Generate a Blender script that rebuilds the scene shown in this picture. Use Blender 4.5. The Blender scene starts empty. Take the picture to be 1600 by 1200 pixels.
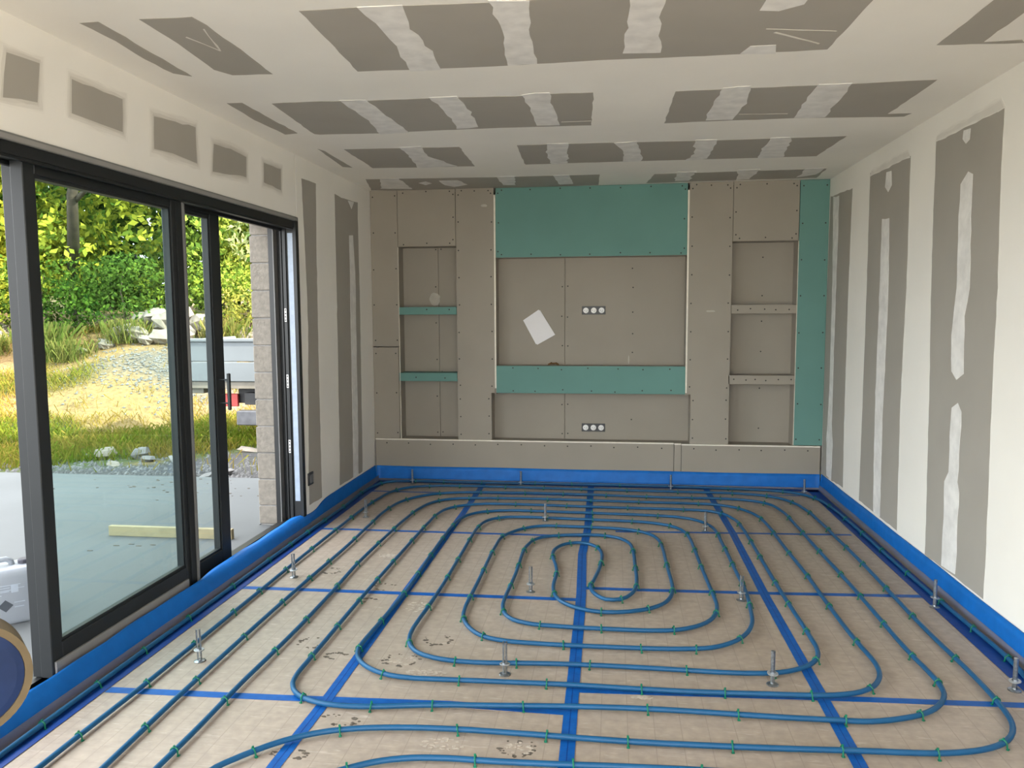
import bpy, math, random
import numpy as np
from mathutils import Vector, Matrix

random.seed(7)
RNG = np.random.default_rng(11)
scene = bpy.context.scene
COL = scene.collection

# ------------------------------------------------------------------ room dimensions (metres)
L, R, D, H = 2.12, 1.73, 6.752, 2.55        # left wall, right wall, back wall, ceiling
REAR = -1.0                                  # wall line behind the camera
NICHE = 0.17                                 # depth of the niches in the back wall

# ------------------------------------------------------------------ camera
cam_data = bpy.data.cameras.new('camera')
cam = bpy.data.objects.new('camera', cam_data)
COL.objects.link(cam)
cam_data.sensor_width = 36.0
cam_data.lens = 1226.95 / 1600.0 * 36.0
cam_data.clip_start = 0.05
cam_data.clip_end = 400
YAW, PITCH, ROLL = -0.1291, -0.0921, -0.0054
fwd = Vector((math.sin(YAW) * math.cos(PITCH), math.cos(YAW) * math.cos(PITCH), math.sin(PITCH)))
rgt = Vector((math.cos(YAW), -math.sin(YAW), 0))
upv = rgt.cross(fwd)
r2 = rgt * math.cos(ROLL) + upv * math.sin(ROLL)
u2 = upv * math.cos(ROLL) - rgt * math.sin(ROLL)
cam.matrix_world = Matrix(((r2.x, u2.x, -fwd.x, 0.0), (r2.y, u2.y, -fwd.y, 0.0), (r2.z, u2.z, -fwd.z, 1.4964), (0, 0, 0, 1)))
scene.camera = cam

# ------------------------------------------------------------------ sky, sun, exposure
world = bpy.data.worlds.new('sky')
scene.world = world
world.use_nodes = True
bg = world.node_tree.nodes['Background']
bg.inputs['Color'].default_value = (0.93, 0.965, 1.0, 1)
bg.inputs['Strength'].default_value = 2.0

sun_data = bpy.data.lights.new('sun', 'SUN')
sun_data.energy = 5.2
sun_data.angle = 0.012
sun_data.color = (1.0, 0.9, 0.72)
sun = bpy.data.objects.new('sun', sun_data)
COL.objects.link(sun)
sun.rotation_euler = Vector((-6.4, 1.45, -4.1)).to_track_quat('-Z', 'Y').to_euler()
sun.location = (12, -4, 10)

vs = scene.view_settings
vs.view_transform = 'Standard'
vs.look = 'None'
vs.exposure = 1.85
vs.gamma = 1.0
vs.use_curve_mapping = False
scene.cycles.use_denoising = True
scene.cycles.max_bounces = 10
scene.cycles.diffuse_bounces = 6
scene.cycles.transparent_max_bounces = 12
scene.cycles.sample_clamp_indirect = 6.0
scene.cycles.caustics_reflective = False
scene.cycles.caustics_refractive = False

# ------------------------------------------------------------------ traced plans (metres, floor plan / wall plan)
PIPE_INNER = [[-1.47,0.3],[-1.47,1.2],[-1.473,2.273],[-1.47,2.399],[-1.469,2.55],[-1.472,2.746],[-1.473,2.88],[-1.47,3.074],[-1.468,3.32],[-1.478,3.867],[-1.496,4.37],[-1.494,4.604],[-1.489,4.919],[-1.478,5.373],[-1.451,5.702],[-1.407,5.872],[-1.341,5.972],[-1.251,6.027],[-1.051,6.066],[-0.765,6.082],[-0.48,6.084],[0.001,6.075],[0.455,6.074],[0.655,6.071],[0.808,6.042],[0.902,5.986],[0.988,5.872],[1.041,5.713],[1.058,5.555],[1.067,5.161],[1.071,4.891],[1.078,4.682],[1.082,4.501],[1.082,4.201],[1.081,3.896],[1.083,3.677],[1.09,3.501],[1.097,3.388],[1.094,3.298],[1.073,3.213],[1.026,3.132],[0.961,3.077],[0.856,3.039],[0.766,3.027],[0.65,3.021],[0.467,3.012],[0.253,3.005],[0.086,3.005],[-0.102,3.007],[-0.203,3.006],[-0.4,2.999],[-0.58,2.992],[-0.7,2.987],[-0.823,2.986],[-0.902,2.999],[-0.99,3.041],[-1.057,3.104],[-1.094,3.168],[-1.11,3.238],[-1.111,3.319],[-1.108,3.399],[-1.102,3.543],[-1.096,3.713],[-1.091,3.865],[-1.092,4.123],[-1.101,4.551],[-1.105,4.962],[-1.103,5.223],[-1.083,5.429],[-1.045,5.545],[-0.985,5.621],[-0.924,5.659],[-0.747,5.712],[-0.571,5.712],[-0.316,5.704],[-0.06,5.692],[0.264,5.671],[0.471,5.638],[0.544,5.605],[0.61,5.542],[0.671,5.416],[0.69,5.303],[0.694,5.078],[0.698,4.731],[0.7,4.398],[0.702,4.282],[0.699,4.117],[0.682,3.897],[0.654,3.699],[0.617,3.602],[0.553,3.507],[0.435,3.42],[0.328,3.396],[0.2,3.384],[0.061,3.38],[-0.145,3.378],[-0.308,3.38],[-0.476,3.393],[-0.553,3.414],[-0.605,3.446],[-0.651,3.498],[-0.699,3.584],[-0.722,3.662],[-0.731,3.754],[-0.733,3.94],[-0.732,4.144],[-0.734,4.368],[-0.736,4.616],[-0.734,4.815],[-0.714,5.047],[-0.66,5.158],[-0.584,5.253],[-0.504,5.306],[-0.449,5.319],[-0.296,5.32],[-0.143,5.313],[0.008,5.299],[0.121,5.271],[0.202,5.225],[0.256,5.163],[0.292,5.073],[0.308,4.932],[0.315,4.618],[0.319,4.424],[0.323,4.245],[0.319,4.133],[0.3,4.028],[0.26,3.936],[0.202,3.871],[0.12,3.822],[0.022,3.791],[-0.052,3.786],[-0.126,3.802],[-0.205,3.846],[-0.254,3.897],[-0.292,3.975],[-0.312,4.079],[-0.316,4.172],[-0.313,4.291],[-0.317,4.394],[-0.333,4.501],[-0.358,4.635],[-0.362,4.729],[-0.342,4.827],[-0.297,4.899],[-0.235,4.936],[-0.174,4.933],[-0.119,4.89],[-0.079,4.81],[-0.063,4.716],[-0.064,4.576],[-0.082,4.38],[-0.102,4.235],[-0.116,4.138],[-0.108,4.084],[-0.075,4.004],[-0.031,3.957],[0.044,3.967],[0.093,4.034],[0.124,4.132],[0.133,4.243],[0.132,4.509],[0.124,4.835],[0.111,4.947],[0.083,5.02],[0.027,5.082],[-0.046,5.118],[-0.138,5.128],[-0.263,5.114],[-0.386,5.081],[-0.458,5.04],[-0.503,4.979],[-0.535,4.86],[-0.547,4.685],[-0.544,4.477],[-0.543,4.265],[-0.547,4.07],[-0.551,3.908],[-0.545,3.793],[-0.522,3.704],[-0.473,3.635],[-0.402,3.6],[-0.246,3.582],[-0.019,3.579],[0.204,3.587],[0.282,3.6],[0.344,3.626],[0.417,3.678],[0.467,3.74],[0.507,3.834],[0.523,3.928],[0.525,4.061],[0.52,4.204],[0.511,4.574],[0.506,4.928],[0.501,5.112],[0.486,5.235],[0.449,5.345],[0.395,5.411],[0.272,5.475],[0.136,5.5],[0.006,5.507],[-0.314,5.517],[-0.674,5.521],[-0.758,5.507],[-0.839,5.46],[-0.892,5.377],[-0.919,5.228],[-0.924,5.009],[-0.921,4.693],[-0.918,4.423],[-0.915,3.992],[-0.921,3.686],[-0.925,3.563],[-0.924,3.434],[-0.913,3.356],[-0.887,3.283],[-0.856,3.239],[-0.807,3.201],[-0.759,3.18],[-0.661,3.16],[-0.579,3.157],[-0.337,3.178],[-0.183,3.189],[-0.034,3.193],[0.116,3.193],[0.278,3.191],[0.432,3.187],[0.579,3.192],[0.656,3.204],[0.716,3.224],[0.778,3.26],[0.839,3.317],[0.874,3.378],[0.89,3.449],[0.893,3.594],[0.888,3.889],[0.883,4.255],[0.883,4.683],[0.883,5.113],[0.879,5.383],[0.851,5.64],[0.792,5.777],[0.718,5.832],[0.524,5.869],[0.363,5.876],[-0.089,5.883],[-0.409,5.892],[-0.771,5.894],[-0.979,5.877],[-1.074,5.846],[-1.191,5.764],[-1.245,5.685],[-1.274,5.562],[-1.289,5.281],[-1.294,4.858],[-1.295,4.37],[-1.294,3.938],[-1.291,3.523],[-1.288,3.307],[-1.287,3.101],[-1.282,2.951],[-1.27,2.89],[-1.247,2.844],[-1.207,2.8],[-1.11,2.752],[-1.041,2.74],[-0.965,2.739],[-0.9,2.745],[-0.833,2.755],[-0.731,2.773],[-0.61,2.789],[-0.443,2.804],[-0.272,2.82],[-0.206,2.826],[-0.072,2.836],[0.105,2.845],[0.259,2.848],[0.432,2.847],[0.609,2.846],[0.807,2.85],[0.932,2.855],[1.033,2.884],[1.121,2.923],[1.195,2.979],[1.248,3.045],[1.276,3.104],[1.287,3.163],[1.288,3.287],[1.279,3.432],[1.274,3.605],[1.275,3.813],[1.276,4.029],[1.277,4.254],[1.274,4.522],[1.262,5.063],[1.254,5.529],[1.232,5.942],[1.197,6.08],[1.137,6.159],[1.017,6.223],[0.873,6.252],[0.656,6.256],[0.467,6.252],[0.324,6.255],[-0.289,6.275],[-0.822,6.277],[-1.27,6.243],[-1.405,6.199],[-1.544,6.085],[-1.645,5.899],[-1.685,5.642],[-1.684,5.192],[-1.675,4.66],[-1.676,4.539],[-1.681,4.211],[-1.68,3.672],[-1.675,3.268],[-1.669,2.868],[-1.667,2.738],[-1.657,2.415],[-1.651,2.255],[-1.655,1.3],[-1.655,0.3]]
PIPE_MIDDLE = [[-1.862,0.3],[-1.862,1.2],[-1.861,2.227],[-1.86,2.387],[-1.856,2.603],[-1.854,2.79],[-1.859,3.137],[-1.865,3.479],[-1.87,3.84],[-1.874,4.189],[-1.875,4.529],[-1.876,5.069],[-1.874,5.666],[-1.857,5.951],[-1.805,6.242],[-1.751,6.341],[-1.646,6.419],[-1.551,6.451],[-1.349,6.472],[-0.873,6.482],[-0.46,6.479],[0.059,6.465],[0.412,6.455],[0.674,6.448],[0.827,6.446],[0.961,6.442],[1.103,6.422],[1.224,6.375],[1.321,6.291],[1.387,6.158],[1.425,5.964],[1.444,5.629],[1.448,5.162],[1.452,4.725],[1.451,4.484],[1.449,4.283],[1.445,3.899],[1.446,3.665],[1.451,3.465],[1.454,3.258],[1.448,3.065],[1.441,2.987],[1.431,2.923],[1.412,2.864],[1.374,2.799],[1.33,2.754],[1.273,2.717],[1.213,2.691],[1.15,2.674],[1.082,2.662],[1.003,2.655],[0.897,2.651],[0.74,2.643],[0.643,2.637],[0.475,2.629],[0.315,2.623],[0.158,2.618],[-0.005,2.617],[-0.256,2.621],[-0.364,2.622],[-0.511,2.622],[-0.684,2.614],[-0.791,2.602],[-0.895,2.584],[-1.011,2.546],[-1.1,2.496],[-1.177,2.429],[-1.246,2.348],[-1.283,2.296],[-1.31,2.2],[-1.322,2.0],[-1.322,1.2],[-1.32,0.3]]
PIPE_EDGE = [[-2.045,0.3],[-2.045,1.5],[-2.042,2.5],[-2.046,3.5],[-2.048,4.2],[-2.044,5.0],[-2.042,5.7],[-2.036,6.339],[-2.008,6.477],[-1.947,6.571],[-1.879,6.608],[-1.746,6.626],[-1.38,6.63],[-1.102,6.633],[-0.784,6.646],[-0.348,6.652],[0.061,6.65],[0.463,6.643],[0.693,6.632],[0.84,6.624],[1.178,6.601],[1.384,6.56],[1.474,6.507],[1.558,6.404],[1.602,6.292],[1.632,6.04],[1.642,5.698],[1.646,5.322],[1.651,4.437],[1.655,4.199],[1.66,4.026],[1.663,3.887],[1.67,3.652],[1.672,3.491],[1.665,3.365],[1.656,3.298],[1.662,2.95],[1.655,2.8],[1.625,2.68],[1.56,2.59],[1.46,2.53],[1.3,2.495],[1.0,2.485],[0.6,2.475],[0.15,2.465],[-0.004,2.459],[-0.122,2.453],[-0.197,2.449],[-0.387,2.443],[-0.559,2.441],[-0.658,2.43],[-0.786,2.386],[-0.853,2.344],[-0.95,2.27],[-1.04,2.18],[-1.1,2.05],[-1.12,1.85],[-1.12,1.2],[-1.12,0.3]]
CEIL_BARE = [[[-1.103,2.743],[-1.025,2.743],[-0.886,2.741],[-0.434,2.763],[-0.302,2.765],[0.692,2.352],[0.871,2.929],[0.852,3.438],[0.364,3.448],[-0.062,3.442],[-0.462,3.456],[-0.757,3.456],[-1.119,3.444]],[[-1.935,2.738],[-1.859,2.738],[-1.86,2.836],[-1.869,3.099],[-1.876,3.407],[-1.935,3.352],[-1.943,3.15],[-1.925,2.933]],[[-1.7,2.737],[-1.501,2.742],[-1.492,2.827],[-1.495,3.095],[-1.507,3.425],[-1.687,3.413],[-1.732,3.329],[-1.702,2.993]],[[1.273,3.447],[1.288,2.989],[1.306,2.566],[1.443,3.121],[1.445,3.438],[1.583,3.449],[1.592,3.431],[1.611,3.47]],[[-1.943,3.856],[-1.862,3.859],[-1.865,4.114],[-1.857,4.547],[-1.939,4.566],[-1.963,4.206]],[[-1.723,3.89],[-1.467,3.891],[-1.239,3.916],[-0.775,3.919],[-0.457,3.945],[-0.313,3.923],[-0.105,3.933],[-0.135,4.61],[-0.313,4.6],[-0.783,4.588],[-1.199,4.604],[-1.378,4.62],[-1.739,4.597],[-1.767,4.58]],[[0.288,3.971],[0.944,3.966],[1.473,3.955],[1.46,4.592],[1.587,4.596],[1.57,4.662],[0.976,4.61],[0.51,4.611],[0.273,4.62]],[[-1.744,5.031],[-1.381,5.05],[-0.992,5.073],[-1.01,5.746],[-1.425,5.728],[-1.761,5.704]],[[-1.906,4.99],[-1.888,5.07],[-1.902,5.662],[-1.961,5.623]],[[-0.62,5.079],[-0.194,5.087],[0.155,5.106],[0.496,5.123],[0.952,5.125],[1.401,5.127],[1.374,5.746],[0.998,5.746],[0.175,5.731],[-0.64,5.739]],[[-1.967,6.17],[-0.915,6.239],[-0.117,6.246],[-0.136,6.747],[-1.029,6.796],[-2.095,6.728]],[[0.257,6.724],[0.304,6.292],[1.422,6.263],[1.573,6.257],[1.6,6.668],[0.605,6.695]]]
CEIL_COMPOUND = [[[-0.89,2.74],[-0.728,2.742],[-0.754,2.971],[-0.74,3.161],[-0.755,3.473],[-0.894,3.47],[-0.862,3.144],[-0.864,2.968]],[[-0.431,2.742],[-0.29,2.763],[-0.323,3.034],[-0.332,3.451],[-0.457,3.456],[-0.449,3.233],[-0.42,3.045]],[[0.045,2.77],[0.173,2.788],[0.156,2.981],[0.183,3.37],[0.027,3.362],[0.032,3.137],[0.048,2.943]],[[0.503,2.963],[0.573,2.984],[0.65,2.929],[0.651,2.836],[0.508,2.816]],[[0.511,3.439],[0.534,3.347],[0.633,3.348],[0.654,3.46]],[[-1.362,3.875],[-1.232,3.895],[-1.222,4.085],[-1.203,4.616],[-1.377,4.64],[-1.349,4.3],[-1.354,4.09]],[[-0.91,3.899],[-0.771,3.898],[-0.756,4.205],[-0.776,4.547],[-0.899,4.57],[-0.897,4.085]],[[-0.454,3.923],[-0.312,3.902],[-0.319,4.148],[-0.311,4.571],[-0.446,4.562],[-0.439,4.228]],[[0.506,3.945],[0.641,3.933],[0.66,4.248],[0.644,4.587],[0.5,4.581],[0.493,4.247]],[[0.945,3.947],[1.096,3.949],[1.116,4.158],[1.14,4.608],[0.973,4.598],[0.955,4.246]],[[-1.373,5.021],[-1.229,5.013],[-1.258,5.331],[-1.135,5.707],[-1.432,5.756],[-1.376,5.271]],[[-0.427,5.058],[-0.291,5.065],[-0.338,5.74],[-0.451,5.75],[-0.454,5.375]],[[-0.007,5.095],[0.134,5.074],[0.19,5.602],[0.178,5.731],[0.053,5.757],[0.057,5.375]],[[0.489,5.108],[0.571,5.121],[0.681,5.722],[0.488,5.762],[0.528,5.529]],[[0.493,5.095],[0.631,5.096],[0.637,5.715],[0.487,5.78],[0.528,5.53]],[[0.948,5.104],[1.074,5.096],[1.152,5.754],[0.986,5.771],[0.965,5.557]],[[-1.847,6.167],[-1.692,6.169],[-1.725,6.708],[-1.98,6.639]],[[-1.406,6.32],[-1.258,6.32],[-1.212,6.546],[-1.346,6.652],[-1.404,6.54]],[[-0.921,6.215],[-0.779,6.216],[-0.822,6.635],[-0.921,6.619]],[[-0.479,6.22],[-0.348,6.22],[-0.342,6.651],[-0.453,6.67]],[[0.471,6.224],[0.606,6.224],[0.6,6.646],[0.485,6.639]],[[0.924,6.214],[1.079,6.198],[1.073,6.641],[0.973,6.66]],[[1.415,6.232],[1.557,6.214],[1.557,6.494],[1.441,6.62]],[[-1.596,6.409],[-1.519,6.337],[-1.483,6.44],[-1.561,6.514]]]
LEFT_BARE = [[[2.599,2.413],[2.756,2.423],[2.738,2.274],[2.568,2.25]],[[2.935,2.415],[3.263,2.421],[3.248,2.281],[2.92,2.282]],[[3.492,2.407],[3.857,2.438],[3.862,2.26],[3.641,2.265],[3.48,2.256]],[[4.043,2.393],[4.229,2.405],[4.416,2.395],[4.407,2.28],[4.018,2.245]],[[4.647,2.403],[4.898,2.411],[4.888,2.278],[4.638,2.287]],[[5.23,2.409],[5.492,2.414],[5.467,1.9],[5.448,1.038],[5.444,0.141],[5.205,0.144],[5.204,0.37],[5.272,1.389],[5.262,1.886]],[[5.873,2.396],[6.088,2.39],[6.418,2.405],[6.415,2.018],[6.418,1.539],[6.391,0.29],[6.381,0.143],[5.823,0.147],[5.842,0.466],[5.862,1.536],[5.868,2.049]]]
LEFT_COMPOUND = [[[6.181,2.115],[6.276,2.123],[6.314,1.814],[6.306,1.538],[6.29,0.471],[6.274,0.148],[6.144,0.143],[6.157,0.492],[6.174,1.538],[6.185,1.847]],[[6.167,2.386],[6.32,2.395],[6.256,2.329]]]
RIGHT_BARE = [[[4.626,2.409],[4.153,2.395],[3.869,2.392],[3.874,2.13],[3.85,1.591],[3.853,1.078],[3.832,0.405],[3.836,0.289],[3.836,0.138],[4.161,0.138],[4.537,0.134],[4.533,0.194],[4.57,0.997],[4.617,1.787]],[[5.739,2.426],[5.382,2.41],[4.999,2.397],[4.982,1.623],[5.006,0.948],[4.99,0.433],[4.978,0.144],[5.734,0.151],[5.726,0.934],[5.728,1.645]],[[6.728,2.404],[6.144,2.383],[6.162,1.657],[6.155,0.636],[6.13,0.153],[6.733,0.129],[6.763,1.149]]]
RIGHT_COMPOUND = [[[4.207,2.174],[4.157,2.151],[4.156,1.949],[4.132,1.599],[4.17,1.462],[4.153,1.176],[4.232,1.137],[4.299,1.177],[4.314,1.362],[4.282,1.603],[4.293,1.966],[4.288,2.12]],[[4.273,0.993],[4.205,1.021],[4.154,0.984],[4.162,0.628],[4.143,0.577],[4.142,0.262],[4.144,0.153],[4.311,0.144],[4.308,0.268],[4.319,0.594],[4.275,0.654],[4.278,0.905]],[[5.458,2.084],[5.322,2.074],[5.29,1.632],[5.303,0.915],[5.305,0.727],[5.286,0.148],[5.421,0.15],[5.454,0.704],[5.46,1.137],[5.454,1.637]],[[5.408,2.37],[5.32,2.366],[5.301,2.277],[5.362,2.239],[5.425,2.282]],[[6.649,2.389],[6.486,2.379],[6.479,2.038],[6.485,1.915],[6.487,1.125],[6.48,0.589],[6.44,0.422],[6.448,0.136],[6.586,0.15],[6.621,0.451],[6.581,0.849],[6.59,1.707]],[[4.283,2.384],[4.208,2.379],[4.21,2.322],[4.249,2.315],[4.287,2.344]]]

# ------------------------------------------------------------------ materials
MATS = {}


def mat(name, col, rough=0.6, var=0.0, scale=6.0, metal=0.0, bump=0.0, bscale=60.0, col2=None, spec=0.5, detail=4.0, coat=0.0):
    """Principled material; colour wanders between col and col2 with an object-space noise."""
    m = bpy.data.materials.new(name)
    m.use_nodes = True
    nt = m.node_tree
    b = nt.nodes['Principled BSDF']
    b.inputs['Base Color'].default_value = (*col, 1)
    b.inputs['Roughness'].default_value = rough
    b.inputs['Metallic'].default_value = metal
    b.inputs['Specular IOR Level'].default_value = spec
    b.inputs['Coat Weight'].default_value = coat
    tc = nt.nodes.new('ShaderNodeTexCoord')
    if var > 0 or col2:
        n = nt.nodes.new('ShaderNodeTexNoise')
        n.inputs['Scale'].default_value = scale
        n.inputs['Detail'].default_value = detail
        nt.links.new(tc.outputs['Object'], n.inputs['Vector'])
        ramp = nt.nodes.new('ShaderNodeValToRGB')
        c2 = col2 or tuple(min(1, c * (1 + var)) for c in col)
        c1 = col if col2 else tuple(c * (1 - var) for c in col)
        ramp.color_ramp.elements[0].position = 0.32
        ramp.color_ramp.elements[1].position = 0.68
        ramp.color_ramp.elements[0].color = (*c1, 1)
        ramp.color_ramp.elements[1].color = (*c2, 1)
        nt.links.new(n.outputs['Fac'], ramp.inputs['Fac'])
        nt.links.new(ramp.outputs['Color'], b.inputs['Base Color'])
    if bump > 0:
        n2 = nt.nodes.new('ShaderNodeTexNoise')
        n2.inputs['Scale'].default_value = bscale
        n2.inputs['Detail'].default_value = 5
        nt.links.new(tc.outputs['Object'], n2.inputs['Vector'])
        bp = nt.nodes.new('ShaderNodeBump')
        bp.inputs['Strength'].default_value = bump
        bp.inputs['Distance'].default_value = 0.01
        nt.links.new(n2.outputs['Fac'], bp.inputs['Height'])
        nt.links.new(bp.outputs['Normal'], b.inputs['Normal'])
    MATS[name] = m
    return m


mat('white_plaster', (0.86, 0.832, 0.768), 0.85, 0.03, 1.6, bump=0.04, bscale=12)
mat('joint_compound', (0.775, 0.757, 0.722), 0.85, 0.09, 13, bump=0.12, bscale=30)
mat('thin_compound', (0.70, 0.67, 0.61), 0.85, 0.06, 7)
for i_, k_ in enumerate((0.12, 0.28, 0.46, 0.64, 0.82)):   # compound feathered out over the board, ever thinner
    mat('feather_%d' % i_, tuple(a * (1 - k_) + b * k_ for a, b in zip((0.86, 0.832, 0.768), (0.56, 0.53, 0.47))), 0.85, 0.03, 7)
mat('bare_board', (0.375, 0.35, 0.305), 0.85, 0.03, 3)
mat('taupe_board', (0.318, 0.287, 0.240), 0.85, 0.035, 2.2, bump=0.03, bscale=90)
mat('green_board', (0.128, 0.268, 0.240), 0.85, 0.04, 2.5)
mat('gypsum_edge', (0.80, 0.76, 0.66), 0.9, 0.06, 20)
mat('screw_dark', (0.035, 0.03, 0.028), 0.5, 0.1, 50, metal=0.3)
mat('foam_blue', (0.004, 0.135, 0.48), 0.5, 0.08, 14, bump=0.10, bscale=22, spec=0.3)
mat('tape_blue', (0.003, 0.092, 0.37), 0.45, 0.12, 25, bump=0.10, bscale=60, spec=0.3)
mat('tape_dark', (0.002, 0.040, 0.23), 0.45, 0.12, 25, bump=0.12, bscale=50, spec=0.3)
mat('pipe_blue', (0.008, 0.084, 0.20), 0.40, 0.06, 8, spec=0.35)
mat('clip_green', (0.0, 0.16, 0.085), 0.45, 0.1, 60)
mat('zinc', (0.34, 0.37, 0.40), 0.3, 0.25, 90, metal=0.92)
mat('zinc_washer', (0.46, 0.48, 0.50), 0.42, 0.15, 60, metal=0.7)
mat('frame_grey', (0.014, 0.0165, 0.018), 0.5, 0.06, 8, spec=0.4)
mat('frame_black', (0.007, 0.0085, 0.0095), 0.42, 0.06, 8)
mat('frame_edge_grey', (0.17, 0.17, 0.165), 0.45, 0.05, 8)
mat('film_white', (0.33, 0.40, 0.50), 0.35, 0.08, 30, bump=0.15, bscale=40)
mat('strike_white', (0.75, 0.75, 0.73), 0.4, 0.03, 40)
mat('outlet_dark', (0.035, 0.035, 0.037), 0.45, 0.05, 40)
mat('outlet_white', (0.82, 0.82, 0.80), 0.35, 0.03, 40)
mat('paper_white', (0.80, 0.79, 0.80), 0.75, 0.02, 6)
mat('brown_rag', (0.20, 0.10, 0.03), 0.8, 0.3, 60)
mat('concrete_slab', (0.100, 0.107, 0.110), 0.72, 0.10, 1.1, bump=0.05, bscale=40, detail=8)
mat('concrete_block', (0.225, 0.203, 0.172), 0.92, 0.14, 30, bump=0.5, bscale=70, detail=8)
mat('mortar', (0.25, 0.245, 0.235), 0.95, 0.15, 40, bump=0.4, bscale=80)
mat('render_pink', (0.62, 0.50, 0.42), 0.8, 0.05, 4)
mat('pine', (0.33, 0.27, 0.155), 0.7, 0.12, 9, bump=0.05)
mat('jerrycan_white', (0.29, 0.315, 0.35), 0.4, 0.03, 8)
mat('cap_grey', (0.045, 0.045, 0.06), 0.5, 0.1, 20)
mat('print_grey', (0.42, 0.47, 0.54), 0.6, 0.1, 20)
mat('print_dark', (0.06, 0.07, 0.085), 0.6, 0.1, 20)
mat('rock_pale', (0.22, 0.19, 0.155), 0.9, 0.22, 5, bump=0.5, bscale=14)
mat('rock_grey', (0.16, 0.152, 0.148), 0.9, 0.22, 6, bump=0.5, bscale=14)
mat('pebble', (0.13, 0.127, 0.125), 0.9, 0.3, 9)
mat('bark', (0.055, 0.042, 0.03), 0.95, 0.3, 8, bump=0.5, bscale=20)
mat('truck_white', (0.135, 0.155, 0.168), 0.45, 0.07, 3)
mat('truck_rail', (0.17, 0.155, 0.125), 0.6, 0.15, 9)
mat('truck_dark', (0.02, 0.02, 0.022), 0.6, 0.2, 12)
mat('truck_red', (0.38, 0.045, 0.04), 0.5, 0.2, 12)
mat('truck_lamp', (0.12, 0.12, 0.13), 0.3, 0.2, 12)
mat('mud', (0.115, 0.095, 0.075), 0.95, 0.35, 60)
mat('mud_pale', (0.47, 0.41, 0.345), 0.95, 0.15, 60)
mat('kraft', (0.42, 0.31, 0.16), 0.8, 0.1, 9)
mat('yard_bounce', (0.64, 0.60, 0.53), 0.95, 0.15, 3)  # unseen yard made pale to bounce sunlight up onto the ceiling
mat('coil_shaded', (0.008, 0.022, 0.075), 0.6, 0.2, 12, spec=0.3)  # blue foam made navy: the roll's shaded face put into the colour
mat('roll_wrap', (0.125, 0.09, 0.045), 0.8, 0.2, 9)
mat('filler_grey', (0.46, 0.43, 0.38), 0.9, 0.1, 12)
mat('rail_grey', (0.27, 0.262, 0.25), 0.5, 0.05, 9)
mat('roof_grey', (0.35, 0.33, 0.31), 0.9, 0.1, 3)


def film_material():
    m = bpy.data.materials.new('clear_film')
    m.use_nodes = True
    nt = m.node_tree
    b = nt.nodes['Principled BSDF']
    b.inputs['Base Color'].default_value = (0.30, 0.275, 0.265, 1)
    b.inputs['Roughness'].default_value = 0.28
    tr = nt.nodes.new('ShaderNodeBsdfTransparent')
    tr.inputs['Color'].default_value = (0.9, 0.9, 0.92, 1)
    mx = nt.nodes.new('ShaderNodeMixShader')
    mx.inputs['Fac'].default_value = 0.5
    nt.links.new(tr.outputs[0], mx.inputs[1])
    nt.links.new(b.outputs[0], mx.inputs[2])
    nt.links.new(mx.outputs[0], nt.nodes['Material Output'].inputs['Surface'])
    MATS['clear_film'] = m


def glass_material():
    m = bpy.data.materials.new('tinted_glass')
    m.use_nodes = True
    nt = m.node_tree
    nt.nodes.remove(nt.nodes['Principled BSDF'])
    tr = nt.nodes.new('ShaderNodeBsdfTransparent')
    tr.inputs['Color'].default_value = (0.80, 0.895, 0.885, 1)
    gl = nt.nodes.new('ShaderNodeBsdfGlossy')
    gl.inputs['Roughness'].default_value = 0.02
    fr = nt.nodes.new('ShaderNodeFresnel')
    fr.inputs['IOR'].default_value = 1.35
    mx = nt.nodes.new('ShaderNodeMixShader')
    nt.links.new(fr.outputs[0], mx.inputs['Fac'])
    nt.links.new(tr.outputs[0], mx.inputs[1])
    nt.links.new(gl.outputs[0], mx.inputs[2])
    nt.links.new(mx.outputs[0], nt.nodes['Material Output'].inputs['Surface'])
    MATS['tinted_glass'] = m


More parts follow.
